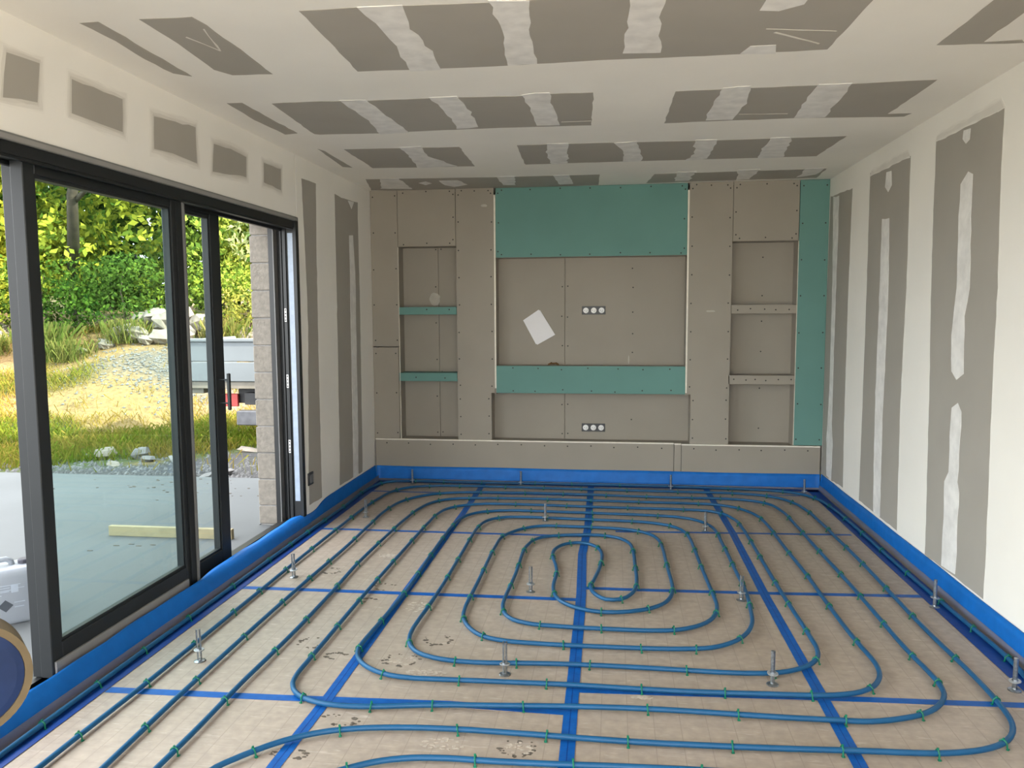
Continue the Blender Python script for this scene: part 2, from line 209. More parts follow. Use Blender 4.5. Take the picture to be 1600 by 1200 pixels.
def panel_material():
    """Tan insulation panel: faint printed 9.5 cm grid, scuffs and pale dust."""
    m = bpy.data.materials.new('insulation_face')
    m.use_nodes = True
    nt = m.node_tree
    b = nt.nodes['Principled BSDF']
    b.inputs['Roughness'].default_value = 0.50
    tc = nt.nodes.new('ShaderNodeTexCoord')
    geo = nt.nodes.new('ShaderNodeNewGeometry')
    sep = nt.nodes.new('ShaderNodeSeparateXYZ')
    nt.links.new(geo.outputs['Position'], sep.inputs[0])

    def math_node(op, a, bb=None):
        n = nt.nodes.new('ShaderNodeMath')
        n.operation = op
        for i, v in enumerate((a, bb)):
            if v is None:
                continue
            if isinstance(v, (int, float)):
                n.inputs[i].default_value = v
            else:
                nt.links.new(v, n.inputs[i])
        return n.outputs[0]

    def line(axis, off):
        t = math_node('MULTIPLY', math_node('ADD', axis, off), 1 / 0.0955)
        fr = math_node('FRACT', t)
        ds = math_node('ABSOLUTE', math_node('SUBTRACT', fr, 0.5))
        return math_node('GREATER_THAN', ds, 0.482)

    grid = math_node('MAXIMUM', line(sep.outputs['X'], 10.16), math_node('MULTIPLY', line(sep.outputs['Y'], 10.02), 0.45))
    n1 = nt.nodes.new('ShaderNodeTexNoise')
    n1.inputs['Scale'].default_value = 26
    n1.inputs['Detail'].default_value = 6
    nt.links.new(geo.outputs['Position'], n1.inputs['Vector'])
    n2 = nt.nodes.new('ShaderNodeTexNoise')
    n2.inputs['Scale'].default_value = 1.1
    n2.inputs['Detail'].default_value = 5
    nt.links.new(geo.outputs['Position'], n2.inputs['Vector'])
    mp = nt.nodes.new('ShaderNodeMapping')
    mp.inputs['Scale'].default_value = (9, 60, 1)
    nt.links.new(geo.outputs['Position'], mp.inputs['Vector'])
    n3 = nt.nodes.new('ShaderNodeTexNoise')
    n3.inputs['Scale'].default_value = 1.0
    n3.inputs['Detail'].default_value = 7
    n3.inputs['Distortion'].default_value = 1.2
    nt.links.new(mp.outputs[0], n3.inputs['Vector'])
    base = nt.nodes.new('ShaderNodeValToRGB')
    base.color_ramp.elements[0].position = 0.3
    base.color_ramp.elements[0].color = (0.345, 0.282, 0.225, 1)
    base.color_ramp.elements[1].position = 0.7
    base.color_ramp.elements[1].color = (0.402, 0.338, 0.283, 1)
    nt.links.new(n2.outputs['Fac'], base.inputs['Fac'])
    scuff = nt.nodes.new('ShaderNodeValToRGB')
    scuff.color_ramp.elements[0].position = 0.60
    scuff.color_ramp.elements[0].color = (0, 0, 0, 1)
    scuff.color_ramp.elements[1].position = 0.74
    scuff.color_ramp.elements[1].color = (1, 1, 1, 1)
    nt.links.new(n3.outputs['Fac'], scuff.inputs['Fac'])
    mx1 = nt.nodes.new('ShaderNodeMixRGB')
    nt.links.new(math_node('MULTIPLY', scuff.outputs['Color'], 0.45), mx1.inputs['Fac'])
    nt.links.new(base.outputs['Color'], mx1.inputs['Color1'])
    mx1.inputs['Color2'].default_value = (0.62, 0.55, 0.48, 1)
    dust = nt.nodes.new('ShaderNodeMixRGB')
    dust.blend_type = 'OVERLAY'
    dust.inputs['Fac'].default_value = 0.28
    nt.links.new(mx1.outputs[0], dust.inputs['Color1'])
    nt.links.new(n1.outputs['Fac'], dust.inputs['Color2'])
    mx2 = nt.nodes.new('ShaderNodeMixRGB')
    nt.links.new(math_node('MULTIPLY', grid, math_node('MULTIPLY', n1.outputs['Fac'], 0.75)), mx2.inputs['Fac'])
    nt.links.new(dust.outputs[0], mx2.inputs['Color1'])
    mx2.inputs['Color2'].default_value = (0.20, 0.165, 0.13, 1)
    nt.links.new(mx2.outputs[0], b.inputs['Base Color'])
    bp = nt.nodes.new('ShaderNodeBump')
    bp.inputs['Strength'].default_value = 0.12
    bp.inputs['Distance'].default_value = 0.006
    nt.links.new(n3.outputs['Fac'], bp.inputs['Height'])
    nt.links.new(bp.outputs[0], b.inputs['Normal'])
    MATS['insulation_face'] = m


def attr_material(name, rough, translucent):
    """Plant material: colour from the per-face attribute 'tint'."""
    m = bpy.data.materials.new(name)
    m.use_nodes = True
    nt = m.node_tree
    nt.nodes.remove(nt.nodes['Principled BSDF'])
    at = nt.nodes.new('ShaderNodeAttribute')
    at.attribute_name = 'tint'
    df = nt.nodes.new('ShaderNodeBsdfDiffuse')
    tl = nt.nodes.new('ShaderNodeBsdfTranslucent')
    mx = nt.nodes.new('ShaderNodeMixShader')
    mx.inputs['Fac'].default_value = translucent
    nt.links.new(at.outputs['Color'], df.inputs['Color'])
    nt.links.new(at.outputs['Color'], tl.inputs['Color'])
    nt.links.new(df.outputs[0], mx.inputs[1])
    nt.links.new(tl.outputs[0], mx.inputs[2])
    nt.links.new(mx.outputs[0], nt.nodes['Material Output'].inputs['Surface'])
    MATS[name] = m


def ground_material():
    """Rough ground: gravel by the slab, then dry soil and grass patches."""
    m = bpy.data.materials.new('rough_ground')
    m.use_nodes = True
    nt = m.node_tree
    b = nt.nodes['Principled BSDF']
    b.inputs['Roughness'].default_value = 0.95
    geo = nt.nodes.new('ShaderNodeNewGeometry')
    at = nt.nodes.new('ShaderNodeAttribute')
    at.attribute_name = 'tint'
    n1 = nt.nodes.new('ShaderNodeTexNoise')
    n1.inputs['Scale'].default_value = 14
    n1.inputs['Detail'].default_value = 8
    nt.links.new(geo.outputs['Position'], n1.inputs['Vector'])
    ov = nt.nodes.new('ShaderNodeMixRGB')
    ov.blend_type = 'OVERLAY'
    ov.inputs['Fac'].default_value = 0.75
    nt.links.new(at.outputs['Color'], ov.inputs['Color1'])
    nt.links.new(n1.outputs['Fac'], ov.inputs['Color2'])
    nt.links.new(ov.outputs[0], b.inputs['Base Color'])
    bp = nt.nodes.new('ShaderNodeBump')
    bp.inputs['Strength'].default_value = 0.8
    bp.inputs['Distance'].default_value = 0.05
    nt.links.new(n1.outputs['Fac'], bp.inputs['Height'])
    nt.links.new(bp.outputs[0], b.inputs['Normal'])
    MATS['rough_ground'] = m


film_material()
glass_material()
panel_material()
attr_material('leaf', 0.6, 0.45)
attr_material('grass', 0.7, 0.35)
ground_material()


# ------------------------------------------------------------------ mesh helpers
def new_obj(name, verts, faces, m, parent=None, smooth=False, mats=None, midx=None):
    me = bpy.data.meshes.new(name)
    me.from_pydata([tuple(v) for v in verts], [], faces)
    for k in (mats or [m]):
        me.materials.append(MATS[k])
    if midx is not None:
        me.polygons.foreach_set('material_index', midx)
    if smooth:
        me.polygons.foreach_set('use_smooth', [True] * len(me.polygons))
    me.update()
    o = bpy.data.objects.new(name, me)
    COL.objects.link(o)
    if parent is not None:
        o.parent = parent
    return o


def link_copy(src, parent, matrix=None):
    o = src.copy()
    COL.objects.link(o)
    o.parent = parent
    if matrix is not None:
        o.matrix_local = matrix
    return o


def empty(name, loc=(0, 0, 0), parent=None):
    o = bpy.data.objects.new(name, None)
    o.empty_display_size = 0.05
    COL.objects.link(o)
    o.location = loc
    if parent is not None:
        o.parent = parent
    return o


def tag(o, label=None, cat=None, group=None, kind=None):
    if label:
        o['label'] = label
    if cat:
        o['category'] = cat
    if group:
        o['group'] = group
    if kind:
        o['kind'] = kind
    return o


class MB:
    """Collects simple solids into one mesh."""

    def __init__(self):
        self.v, self.f, self.mi = [], [], []

    def add(self, verts, faces, mi=0):
        n = len(self.v)
        self.v += [tuple(q) for q in verts]
        self.f += [[i + n for i in f] for f in faces]
        self.mi += [mi] * len(faces)
        return self

    def box(self, x0, x1, y0, y1, z0, z1, mi=0, bev=0.0):
        if bev <= 0:
            v = [(x, y, z) for z in (z0, z1) for y in (y0, y1) for x in (x0, x1)]
            f = [[0, 2, 3, 1], [4, 5, 7, 6], [0, 1, 5, 4], [2, 6, 7, 3], [0, 4, 6, 2], [1, 3, 7, 5]]
            return self.add(v, f, mi)
        b = bev
        rings = []
        for z, e in ((z0, b), (z0 + b, 0), (z1 - b, 0), (z1, b)):
            xa, xb, ya, yb = x0 + e, x1 - e, y0 + e, y1 - e
            c = b * 0.999
            rings.append([(xa + c, ya, z), (xb - c, ya, z), (xb, ya + c, z), (xb, yb - c, z), (xb - c, yb, z), (xa + c, yb, z), (xa, yb - c, z), (xa, ya + c, z)])
        v = [p for r in rings for p in r]
        f = [list(range(7, -1, -1)), list(range(24, 32))]
        for k in range(3):
            for i in range(8):
                j = (i + 1) % 8
                f.append([k * 8 + i, k * 8 + j, k * 8 + 8 + j, k * 8 + 8 + i])
        return self.add(v, f, mi)

    def prism(self, poly, fn, t0, t1, mi=0):
        """poly (a, b) extruded from t0 to t1; fn(a, b, t) -> xyz."""
        n = len(poly)
        v = [fn(a, b, t0) for a, b in poly] + [fn(a, b, t1) for a, b in poly]
        f = [list(range(n - 1, -1, -1)), list(range(n, 2 * n))]
        for i in range(n):
            j = (i + 1) % n
            f.append([i, j, n + j, n + i])
        return self.add(v, f, mi)

    def lathe(self, prof, cx=0, cy=0, n=16, mi=0, ring=False):
        v = []
        for r, z in prof:
            for k in range(n):
                a = 2 * math.pi * k / n
                v.append((cx + r * math.cos(a), cy + r * math.sin(a), z))
        f = []
        m = len(prof)
        for i in range(m if ring else m - 1):
            for k in range(n):
                j = (k + 1) % n
                i2 = (i + 1) % m
                f.append([i * n + k, i * n + j, i2 * n + j, i2 * n + k])
        if not ring:
            f.append(list(range(n - 1, -1, -1)))
            f.append([(m - 1) * n + k for k in range(n)])
        return self.add(v, f, mi)

    def tube(self, pts, r, n=10, mi=0, caps=True):
        pts = [Vector(p) for p in pts]
        v = []
        ref = Vector((0, 0, 1))
        for i, p in enumerate(pts):
            t = (pts[min(i + 1, len(pts) - 1)] - pts[max(i - 1, 0)]).normalized()
            if abs(t.dot(ref)) > 0.95:
                rr = Vector((1, 0, 0))
            else:
                rr = ref
            s = t.cross(rr).normalized()
            u = s.cross(t)
            rad = r[i] if isinstance(r, (list, tuple)) else r
            for k in range(n):
                a = 2 * math.pi * k / n
                v.append(p + s * (rad * math.cos(a)) + u * (rad * math.sin(a)))
        f = []
        for i in range(len(pts) - 1):
            for k in range(n):
                j = (k + 1) % n
                f.append([i * n + k, i * n + j, (i + 1) * n + j, (i + 1) * n + k])
        if caps:
            f.append(list(range(n - 1, -1, -1)))
            f.append([(len(pts) - 1) * n + k for k in range(n)])
        return self.add(v, f, mi)

    def build(self, name, m, parent=None, smooth=False, mats=None):
        return new_obj(name, self.v, self.f, m, parent, smooth, mats, self.mi if mats else None)


def box(name, x0, x1, y0, y1, z0, z1, m, parent=None, bev=0.0):
    return MB().box(min(x0, x1), max(x0, x1), min(y0, y1), max(y0, y1), min(z0, z1), max(z0, z1), bev=bev).build(name, m, parent)


def ragged(poly, step=0.035, amp=0.004):
    """Subdivide an outline and jitter it: trowelled edges."""
    out = []
    n = len(poly)
    for i in range(n):
        a, b = Vector(poly[i]), Vector(poly[(i + 1) % n])
        k = max(1, int((b - a).length / step))
        nrm = Vector((-(b - a).y, (b - a).x)).normalized() if (b - a).length > 0 else Vector((0, 0))
        for j in range(k):
            p = a + (b - a) * (j / k) + nrm * random.gauss(0, amp)
            out.append((p.x, p.y))
    return out


def ccw(poly):
    s = sum(poly[i][0] * poly[(i + 1) % len(poly)][1] - poly[(i + 1) % len(poly)][0] * poly[i][1] for i in range(len(poly)))
    return poly if s > 0 else poly[::-1]


def grow(poly, d):
    """Push an outline outward by about d."""
    p = ccw([tuple(q) for q in poly])
    n = len(p)
    out = []
    for i in range(n):
        a, b, c = Vector(p[i - 1]), Vector(p[i]), Vector(p[(i + 1) % n])
        e1, e2 = (b - a).normalized(), (c - b).normalized()
        nn = Vector((e1.y, -e1.x)) + Vector((e2.y, -e2.x))
        nn = nn.normalized() if nn.length > 1e-6 else Vector((0, 0))
        q = b + nn * d
        out.append((q.x, q.y))
    return out


def catmull(pts, step):
    out = []
    n = len(pts)
    for i in range(n - 1):
        p0, p1, p2, p3 = (Vector(pts[max(i - 1, 0)]), Vector(pts[i]), Vector(pts[i + 1]), Vector(pts[min(i + 2, n - 1)]))
        # centripetal tangents keep the long straights straight
        d01, d12, d23 = max((p1 - p0).length, 1e-4), (p2 - p1).length, max((p3 - p2).length, 1e-4)
        m1 = ((p1 - p0) / d01 * d12 + (p2 - p1) / d12 * d01) / (d01 + d12) * d12 if i > 0 else (p2 - p1)
        m2 = ((p2 - p1) / d12 * d23 + (p3 - p2) / d23 * d12) / (d12 + d23) * d12 if i < n - 2 else (p2 - p1)
        k = max(1, int(d12 / step))
        for j in range(k):
            t = j / k
            h00, h10, h01, h11 = 2 * t**3 - 3 * t**2 + 1, t**3 - 2 * t**2 + t, -2 * t**3 + 3 * t**2, t**3 - t**2
            q = p1 * h00 + m1 * h10 + p2 * h01 + m2 * h11
            out.append((q.x, q.y))
    out.append(tuple(pts[-1]))
    return out


# ================================================================== THE SETTING
# ---- floor: tan insulation panels on a sub-base, joints under blue tape
floor = box('floor', -2.28, R + 0.16, REAR - 0.1, D + 0.4, -0.30, -0.082, 'concrete_slab')
tag(floor, 'tan insulation panels covering the whole room floor', kind='structure')
XC = [-L + 0.0, -1.102, -0.162, 0.803, R]
ROW_L = [-1.0, -0.69, 0.473, 1.637, 2.80, 3.965, 5.13, 6.29, D]
ROW_R = [-1.0, -0.46, 0.703, 1.867, 3.03, 4.18, 5.335, 6.49, D]
for c in range(4):
    rows = ROW_L if c < 2 else ROW_R
    for r in range(len(rows) - 1):
        g = 0.0012
        MB().box(XC[c] + g, XC[c + 1] - g, rows[r] + g, rows[r + 1] - g, -0.082, 0.0, bev=0.002).build('insulation_panel', 'insulation_face', floor)


def ribbon(name, pts, w, z, m, parent=None, t=0.0006):
    """Flat tape along a polyline on the floor."""
    v, f = [], []
    n = len(pts)
    for i, p in enumerate(pts):
        a, b = Vector(pts[max(i - 1, 0)]), Vector(pts[min(i + 1, n - 1)])
        d = (b - a).normalized()
        s = Vector((d.y, -d.x)) * (w / 2)
        for q in (Vector(p) - s, Vector(p) + s):
            v += [(q.x, q.y, z), (q.x, q.y, z + t)]
    for i in range(n - 1):
        a, b = i * 4, i * 4 + 4
        f += [[a + 1, a + 3, b + 3, b + 1], [a, b, b + 2, a + 2], [a, a + 1, b + 1, b], [a + 2, b + 2, b + 3, a + 3]]
    f += [[0, 2, 3, 1], [n * 4 - 4, n * 4 - 3, n * 4 - 1, n * 4 - 2]]
    return new_obj(name, v, f, m, parent)


# ---- ceiling, side walls
def patch(name, poly, fn, t0, t1, m, parent, amp=0.002):
    p = ragged([tuple(q) for q in poly], 0.06, amp)
    return MB().prism(p, fn, t0, t1).build(name, m, parent)


ceiling = box('ceiling', -2.28, R + 0.16, REAR - 0.1, D + 0.4, H, H + 0.12, 'white_plaster')
tag(ceiling, 'white plastered ceiling with grey unfilled plasterboard bays', kind='structure')
del CEIL_COMPOUND[13]
CEIL_BARE[0][5] = [0.872, 2.765]
CEIL_BARE[3] = [[1.273, 3.447], [1.29, 2.75], [1.45, 2.75], [1.445, 3.438], [1.583, 3.43], [1.611, 3.468]]
fn_c = lambda a, b, t: (a, b, H - t)
for k in (0, -1.165, -2.33):
    for i, p in enumerate(CEIL_BARE):
        if k and i > 3:
            continue
        q = [(a, b + k) for a, b in p]
        patch('bare_board_bay', q, fn_c, -0.001, 0.0012, 'bare_board', ceiling)
    for i, p in enumerate(CEIL_COMPOUND):
        if k and i > 4:
            continue
        q = [(a, b + k) for a, b in p]
        patch('compound_streak', q, fn_c, 0.0, 0.0028, 'joint_compound', ceiling, 0.0045)
# trowel scratches on two bays
for (a0, b0, a1, b1, w) in ((0.60, 3.20, 0.80, 3.36, 0.008), (0.56, 3.16, 0.83, 3.22, 0.006), (0.66, 4.47, 0.92, 4.50, 0.008), (-1.63, 2.93, -1.58, 3.10, 0.007), (-1.58, 3.10, -1.52, 2.86, 0.006),
                            (-0.30, 4.50, -0.13, 4.50, 0.012)):
    d = Vector((b1 - b0, a0 - a1)).normalized() * w / 2
    patch('trowel_scratch', [(a0 - d.x, b0 - d.y), (a1 - d.x, b1 - d.y), (a1 + d.x, b1 + d.y), (a0 + d.x, b0 + d.y)], fn_c, 0.001, 0.0022, 'thin_compound', ceiling, 0.002)

DOOR0, DOOR1, DOORZ = -0.30, 5.125, 2.132  # near end moved unseen towards the camera so more daylight enters
wl = MB().box(-2.30, -2.134, 5.21, D + 0.4, -0.3, H).box(-2.1345, -L, DOOR1 + 0.011, D + 0.4, -0.3, H).box(-2.30, -L, REAR - 0.1, DOOR0, -0.3, H).box(-2.30, -L, DOOR0, DOOR1, DOORZ, H)
wall_left = wl.build('wall_left', 'white_plaster')
tag(wall_left, 'white filled plasterboard wall around the sliding door', kind='structure')
fn_l = lambda a, b, t: (-L + t, a, b)
for i, p in enumerate(LEFT_BARE):
    if i < 5:
        for j, dd in enumerate((0.048, 0.037, 0.027, 0.018, 0.010)):
            patch('compound_smear', grow(p, dd), fn_l, -0.001, 0.0003 + 0.0002 * j, 'feather_%d' % j, wall_left, 0.004)
    patch('bare_board_patch', p, fn_l, -0.001, 0.0014, 'bare_board', wall_left)
for p in LEFT_COMPOUND:
    patch('compound_streak', p, fn_l, 0.0, 0.0028, 'joint_compound', wall_left)
for k in (1.7, 2.7):
    patch('bare_board_patch', [(a - 0.56 * k, b) for a, b in LEFT_BARE[1]], fn_l, -0.001, 0.0014, 'bare_board', wall_left)

wall_right = box('wall_right', R, R + 0.16, REAR - 0.1, D + 0.4, -0.3, H, 'white_plaster')
tag(wall_right, 'white filled plasterboard wall with tall grey vertical bands', kind='structure')
fn_r = lambda a, b, t: (R - t, a, b)
for k in (0, -1.14, -2.28, -3.42):
    for i, p in enumerate(RIGHT_BARE):
        if k == 0 or i == 0:
            patch('bare_board_band', [(a + k, b) for a, b in p], fn_r, -0.001, 0.0012, 'bare_board', wall_right, 0.002)
    for i, p in enumerate(RIGHT_COMPOUND):
        if k == 0 or i < 2:
            patch('compound_streak', [(a + k, b) for a, b in p], fn_r, 0.0, 0.0028, 'joint_compound', wall_right, 0.003)
# filled screw line along the top of the bands
for (a0, a1) in ((3.86, 4.64), (5.0, 5.74)):
    for j, dd in enumerate((0.020, 0.012, 0.004)):
        patch('compound_smear', grow([(a0 + 0.02, 2.40), (a1 - 0.02, 2.41), (a1 - 0.03, 2.425), (a0 + 0.05, 2.43)], dd), fn_r, 0.0, 0.0014 + 0.0002 * j, 'feather_%d' % j, wall_right, 0.004)

# rear wall behind the camera with an unseen opening added to let daylight in
wf = MB().box(-2.30, -1.95, REAR - 0.25, REAR, -0.3, H).box(1.60, R + 0.16, REAR - 0.25, REAR, -0.3, H).box(-1.95, 1.60, REAR - 0.25, REAR, 2.42, H)
wall_front = wf.build('wall_front', 'white_plaster')
tag(wall_front, 'white wall behind the viewer with a wide opening added for daylight', kind='structure')

# ---- back wall: plasterboard cladding with niches
wall_back = box('wall_back', -2.28, R + 0.16, D + NICHE + 0.013, D + 0.42, -0.3, H, 'taupe_board')
tag(wall_back, 'bare plasterboard feature wall with niches and shelves', kind='structure')
screw_mesh = MB().lathe([(0.0062, 0.0), (0.0062, 0.0008), (0.003, 0.0012)], n=8)
screw0 = None


def screws(parent, pts, y):
    """Dark screw heads standing on a board that faces the room."""
    global screw0
    for (x, z) in pts:
        mtx = Matrix.Translation((x + random.uniform(-.004, .004), y, z + random.uniform(-.006, .006))) @ Matrix.Rotation(math.radians(90), 4, 'X')
        if screw0 is None:
            screw0 = screw_mesh.build('screw', 'screw_dark', parent)
            screw0.matrix_local = mtx
        else:
            link_copy(screw0, parent, mtx)


def edge_pts(x0, x1, z0, z1, sides, step=0.26, inset=0.022):
    pts = []
    for s in sides:
        if s in 'lr':
            x = x0 + inset if s == 'l' else x1 - inset
            n = max(2, int((z1 - z0) / step))
            pts += [(x, z0 + 0.05 + (z1 - z0 - 0.1) * i / n) for i in range(n + 1)]
        else:
            z = z0 + inset if s == 'b' else z1 - inset
            n = max(2, int((x1 - x0) / step))
            pts += [(x0 + 0.05 + (x1 - x0 - 0.1) * i / n, z) for i in range(n + 1)]
    return pts


def board(name, x0, x1, z0, z1, m, sides='lr', y0=D, t=0.013, step=0.26):
    o = MB().box(x0, x1, y0, y0 + t, z0, z1, bev=0.0015).build(name, m, wall_back)
    if sides:
        screws(o, edge_pts(x0, x1, z0, z1, sides, step), y0)
    return o


YB = D + NICHE
fn_b = lambda a, b, t: (a, D + t, b)
board('plasterboard', -2.118, -1.876, 1.194, 2.548, 'taupe_board', 'lr', step=0.3)
board('plasterboard', -2.118, -1.888, 0.372, 1.186, 'taupe_board', 'lr', step=0.28)
board('plasterboard', -1.873, -1.362, 2.064, 2.548, 'taupe_board', 'trb', step=0.22)
colL = MB().prism([(-1.358, .372), (-1.058, .372), (-1.058, .788), (-1.028, .788), (-1.028, 2.548), (-1.358, 2.548)], fn_b, 0, 0.013).build('plasterboard', 'taupe_board', wall_back)
screws(colL, edge_pts(-1.358, -1.028, .80, 2.548, 'lrt', 0.24) + edge_pts(-1.358, -1.058, .372, .788, 'lr', 0.3), D)
board('green_plasterboard', -1.013, 0.602, 1.959, 2.548, 'green_board', 'ltrb', step=0.25, y0=D + 0.012)
colR = MB().prism([(.648, .366), (.964, .366), (.968, 2.548), (.617, 2.548), (.617, .788), (.648, .788)], fn_b, 0, 0.013).build('plasterboard', 'taupe_board', wall_back)
screws(colR, edge_pts(.617, .968, .80, 2.548, 'lrt', 0.24) + edge_pts(.648, .964, .366, .788, 'lr', 0.3), D)
board('plasterboard', 0.971, 1.494, 2.064, 2.548, 'taupe_board', 'lrtb', step=0.2)
board('green_plasterboard', 1.498, 1.728, 0.368, 2.548, 'green_board', 'lr', step=0.3)
# white cut edges of the boards
for x0, x1, z0, z1 in ((-1.027, -1.0135, 0.83, 2.49), (0.6025, 0.616, 0.80, 2.49), (1.4945, 1.4978, 0.37, 2.06), (-1.8765, -1.8735, 0.37, 2.06)):
    box('board_edge', x0, x1, D - 0.0006, D + 0.012, z0, z1, 'gypsum_edge', wall_back)
# niche backs
board('niche_back_board', -1.10, -0.4295, 0.36, 2.02, 'taupe_board', 'r', y0=YB, step=0.24)
o = board('niche_back_board', -0.4245, 0.70, 0.36, 2.02, 'taupe_board', 'l', y0=YB, step=0.24)
screws(o, [(0.16, z) for z in (0.55, 1.13, 1.30, 1.49, 1.70, 1.86)], YB)
board('niche_back_board', -1.93, -1.556, 0.36, 2.10, 'taupe_board', 'r', y0=YB, step=0.3)
board('niche_back_board', -1.553, -1.34, 0.36, 2.10, 'taupe_board', 'l', y0=YB, step=0.5)
o = board('niche_back_board', 0.95, 1.53, 0.36, 2.10, 'taupe_board', '', y0=YB)
screws(o, [(1.245, z) for z in (0.48, 0.83, 1.15, 1.40, 1.62, 1.94)], YB)
# niche cheeks, soffits and floors
for x0, x1, z0, z1 in ((-1.888, -1.876, .36, 2.07), (-1.360, -1.348, .36, 2.07), (-1.0275, -1.0145, .78, 1.96), (-1.0705, -1.0575, .36, .79), (.603, .616, .78, 1.96), (.6475, .66, .36, .79), (.9555, .968, .36, 2.07), (1.494, 1.507, .36, 2.07)):
    box('niche_cheek', x0, x1, D + 0.0135, YB, z0, z1, 'taupe_board', wall_back)
for x0, x1, z in ((-1.874, -1.361, 2.063), (.969, 1.493, 2.063), (-1.013, .602, 1.9575)):
    box('niche_soffit', x0, x1, D + 0.0135, YB, z, z + 0.013, 'taupe_board', wall_back)
box('niche_floor', -1.876, -1.361, D + 0.001, YB, 0.357, 0.370, 'taupe_board', wall_back)
box('niche_floor', -1.057, 0.647, D + 0.001, YB, 0.352, 0.365, 'taupe_board', wall_back)
box('niche_floor', 0.969, 1.493, D + 0.001, YB, 0.348, 0.362, 'taupe_board', wall_back)


def shelf(name, x0, x1, z0, z1, m, mtop, sp):
    e = empty(name, ((x0 + x1) / 2, D, z0), wall_back)
    ox, oz = (x0 + x1) / 2, z0
    f = MB().box(x0 - ox, x1 - ox, 0.0, 0.013, 0, z1 - z0, bev=0.0015).build('shelf_front', m, e)
    MB().box(x0 - ox, x1 - ox, 0.0132, NICHE, z1 - z0 - 0.013, z1 - z0).build('shelf_top', mtop, e)
    MB().box(x0 - ox, x1 - ox, 0.0132, NICHE, 0, 0.013).build('shelf_underside', mtop, e)
    for (x, z) in sp:
        link_copy(screw0, e, Matrix.Translation((x - ox, 0, z - oz)) @ Matrix.Rotation(math.radians(90), 4, 'X'))
    return e


def row_screws(x0, x1, z, n):
    return [(x0 + (x1 - x0) * (i + 0.5) / n + random.uniform(-.02, .02), z + random.uniform(-.01, .01)) for i in range(n)]


shelf('green_shelf', -1.874, -1.361, 1.473, 1.539, 'green_board', 'green_board', row_screws(-1.7, -1.36, 1.51, 2))
shelf('green_shelf', -1.884, -1.361, 0.888, 0.961, 'green_board', 'green_board', row_screws(-1.88, -1.36, .925, 2))
shelf('plasterboard_shelf', 0.969, 1.493, 1.468, 1.541, 'taupe_board', 'taupe_board', row_screws(.97, 1.49, 1.505, 5))
shelf('plasterboard_shelf', 0.955, 1.490, 0.878, 0.953, 'taupe_board', 'taupe_board', row_screws(.97, 1.49, .915, 6))
shelf('green_ledge', -1.0135, 0.6022, 0.788, 1.026, 'green_board', 'taupe_board', row_screws(-1.0, .6, 1.0, 7) + row_screws(-1.0, .6, .812, 7))
# plinth boards, standing one board thickness proud
for x0, x1, zl in ((-2.108, 0.513, 0.366), (0.517, 0.574, 0.362), (0.578, 1.712, 0.358)):
    o = MB().box(x0, x1, D - 0.014, D - 0.0005, 0.0, zl - 0.004, 0).box(x0, x1, D - 0.0145, D + 0.012, zl - 0.004, zl + 0.006, 1).build('plinth_board', 'taupe_board', wall_back, mats=['taupe_board', 'gypsum_edge'])
    if x1 - x0 > 0.2:
        screws(o, [(x0 + 0.1 + (x1 - x0 - 0.2) * i / int((x1 - x0) / 0.21), zl - 0.035) for i in range(int((x1 - x0) / 0.21) + 1)], D - 0.014)
# dabs of filler
for x, z, rx, rz, y in ((-1.59, 1.61, 0.05, 0.06, YB), (0.80, 1.49, 0.04, 0.008, D), (-1.11, 2.40, 0.03, 0.012, D), (0.13, 1.07, 0.006, 0.04, YB)):
    pl = [(x + rx * math.cos(a / 14 * 6.283) * random.uniform(.85, 1.1), z + rz * math.sin(a / 14 * 6.283) * random.uniform(.85, 1.1)) for a in range(14)]
    MB().prism(pl, lambda a, b, t: (a, y + t, b), -0.0015, 0.0).build('filler_dab', 'filler_grey', wall_back)

# ---- outer block wall with the door reveal, roof and soffit
wall_outside = MB().box(-2.495, -2.305, 5.69, D + 0.6, -0.3, H + 0.2).box(-2.495, -2.305, REAR - 0.1, DOOR0 - 0.05, -0.3, H + 0.2).box(-2.495, -2.305, DOOR0 - 0.05, 5.69, 2.16, H + 0.2).box(-2.487, -2.311, 5.213, 5.69, -0.3, 2.16).build('wall_outside', 'mortar')
tag(wall_outside, 'rough grey concrete block wall at the door reveal', kind='structure')
z = -0.055
k = 0
while z < 2.15:
    z1 = min(z + 0.183, 2.158)
    l0 = 0.476 if k % 2 else 0.24
    MB().box(-2.497 + random.uniform(-.002, .002), -2.303, 5.205 + random.uniform(-.003, .003), 5.205 + l0, max(z, 0.0) + 0.002, z1, bev=0.004).build('concrete_block', 'concrete_block', wall_outside)
    z = z1 + 0.0065
    k += 1
roof = MB().box(-2.52, 7.5, REAR - 0.3, D + 0.5, H + 0.125, 4.0).box(R + 0.165, 7.5, REAR - 0.26, D + 0.5, -0.3, H + 0.12).box(-3.05, 7.9, REAR - 0.35, D + 0.55, 3.98, 4.12).build('roof', 'roof_grey')
tag(roof, 'upper part of the house above the room', kind='structure')
box('lintel_soffit', -2.50, -2.31, DOOR0 - 0.05, 5.2, 2.135, 2.158, 'render_pink', wall_outside)


# ================================================================== SLIDING DOOR
def at(o, parent):
    """Parent an object that was built in world coordinates (parents carry translation only)."""
    p, t = parent, Vector((0, 0, 0))
    while p is not None:
        t += p.location
        p = p.parent
    o.parent = parent
    o.matrix_parent_inverse = Matrix.Translation(-t)
    return o


door = empty('door_1', (-2.22, 3.29, 0))
tag(door, 'dark grey sliding patio door with two half open glass leaves', kind='structure')


def dpart(name, m, *boxes, parent=door, bev=0.0):
    b = MB()
    for q in boxes:
        b.box(*q, bev=bev)
    return at(b.build(name, m), parent)


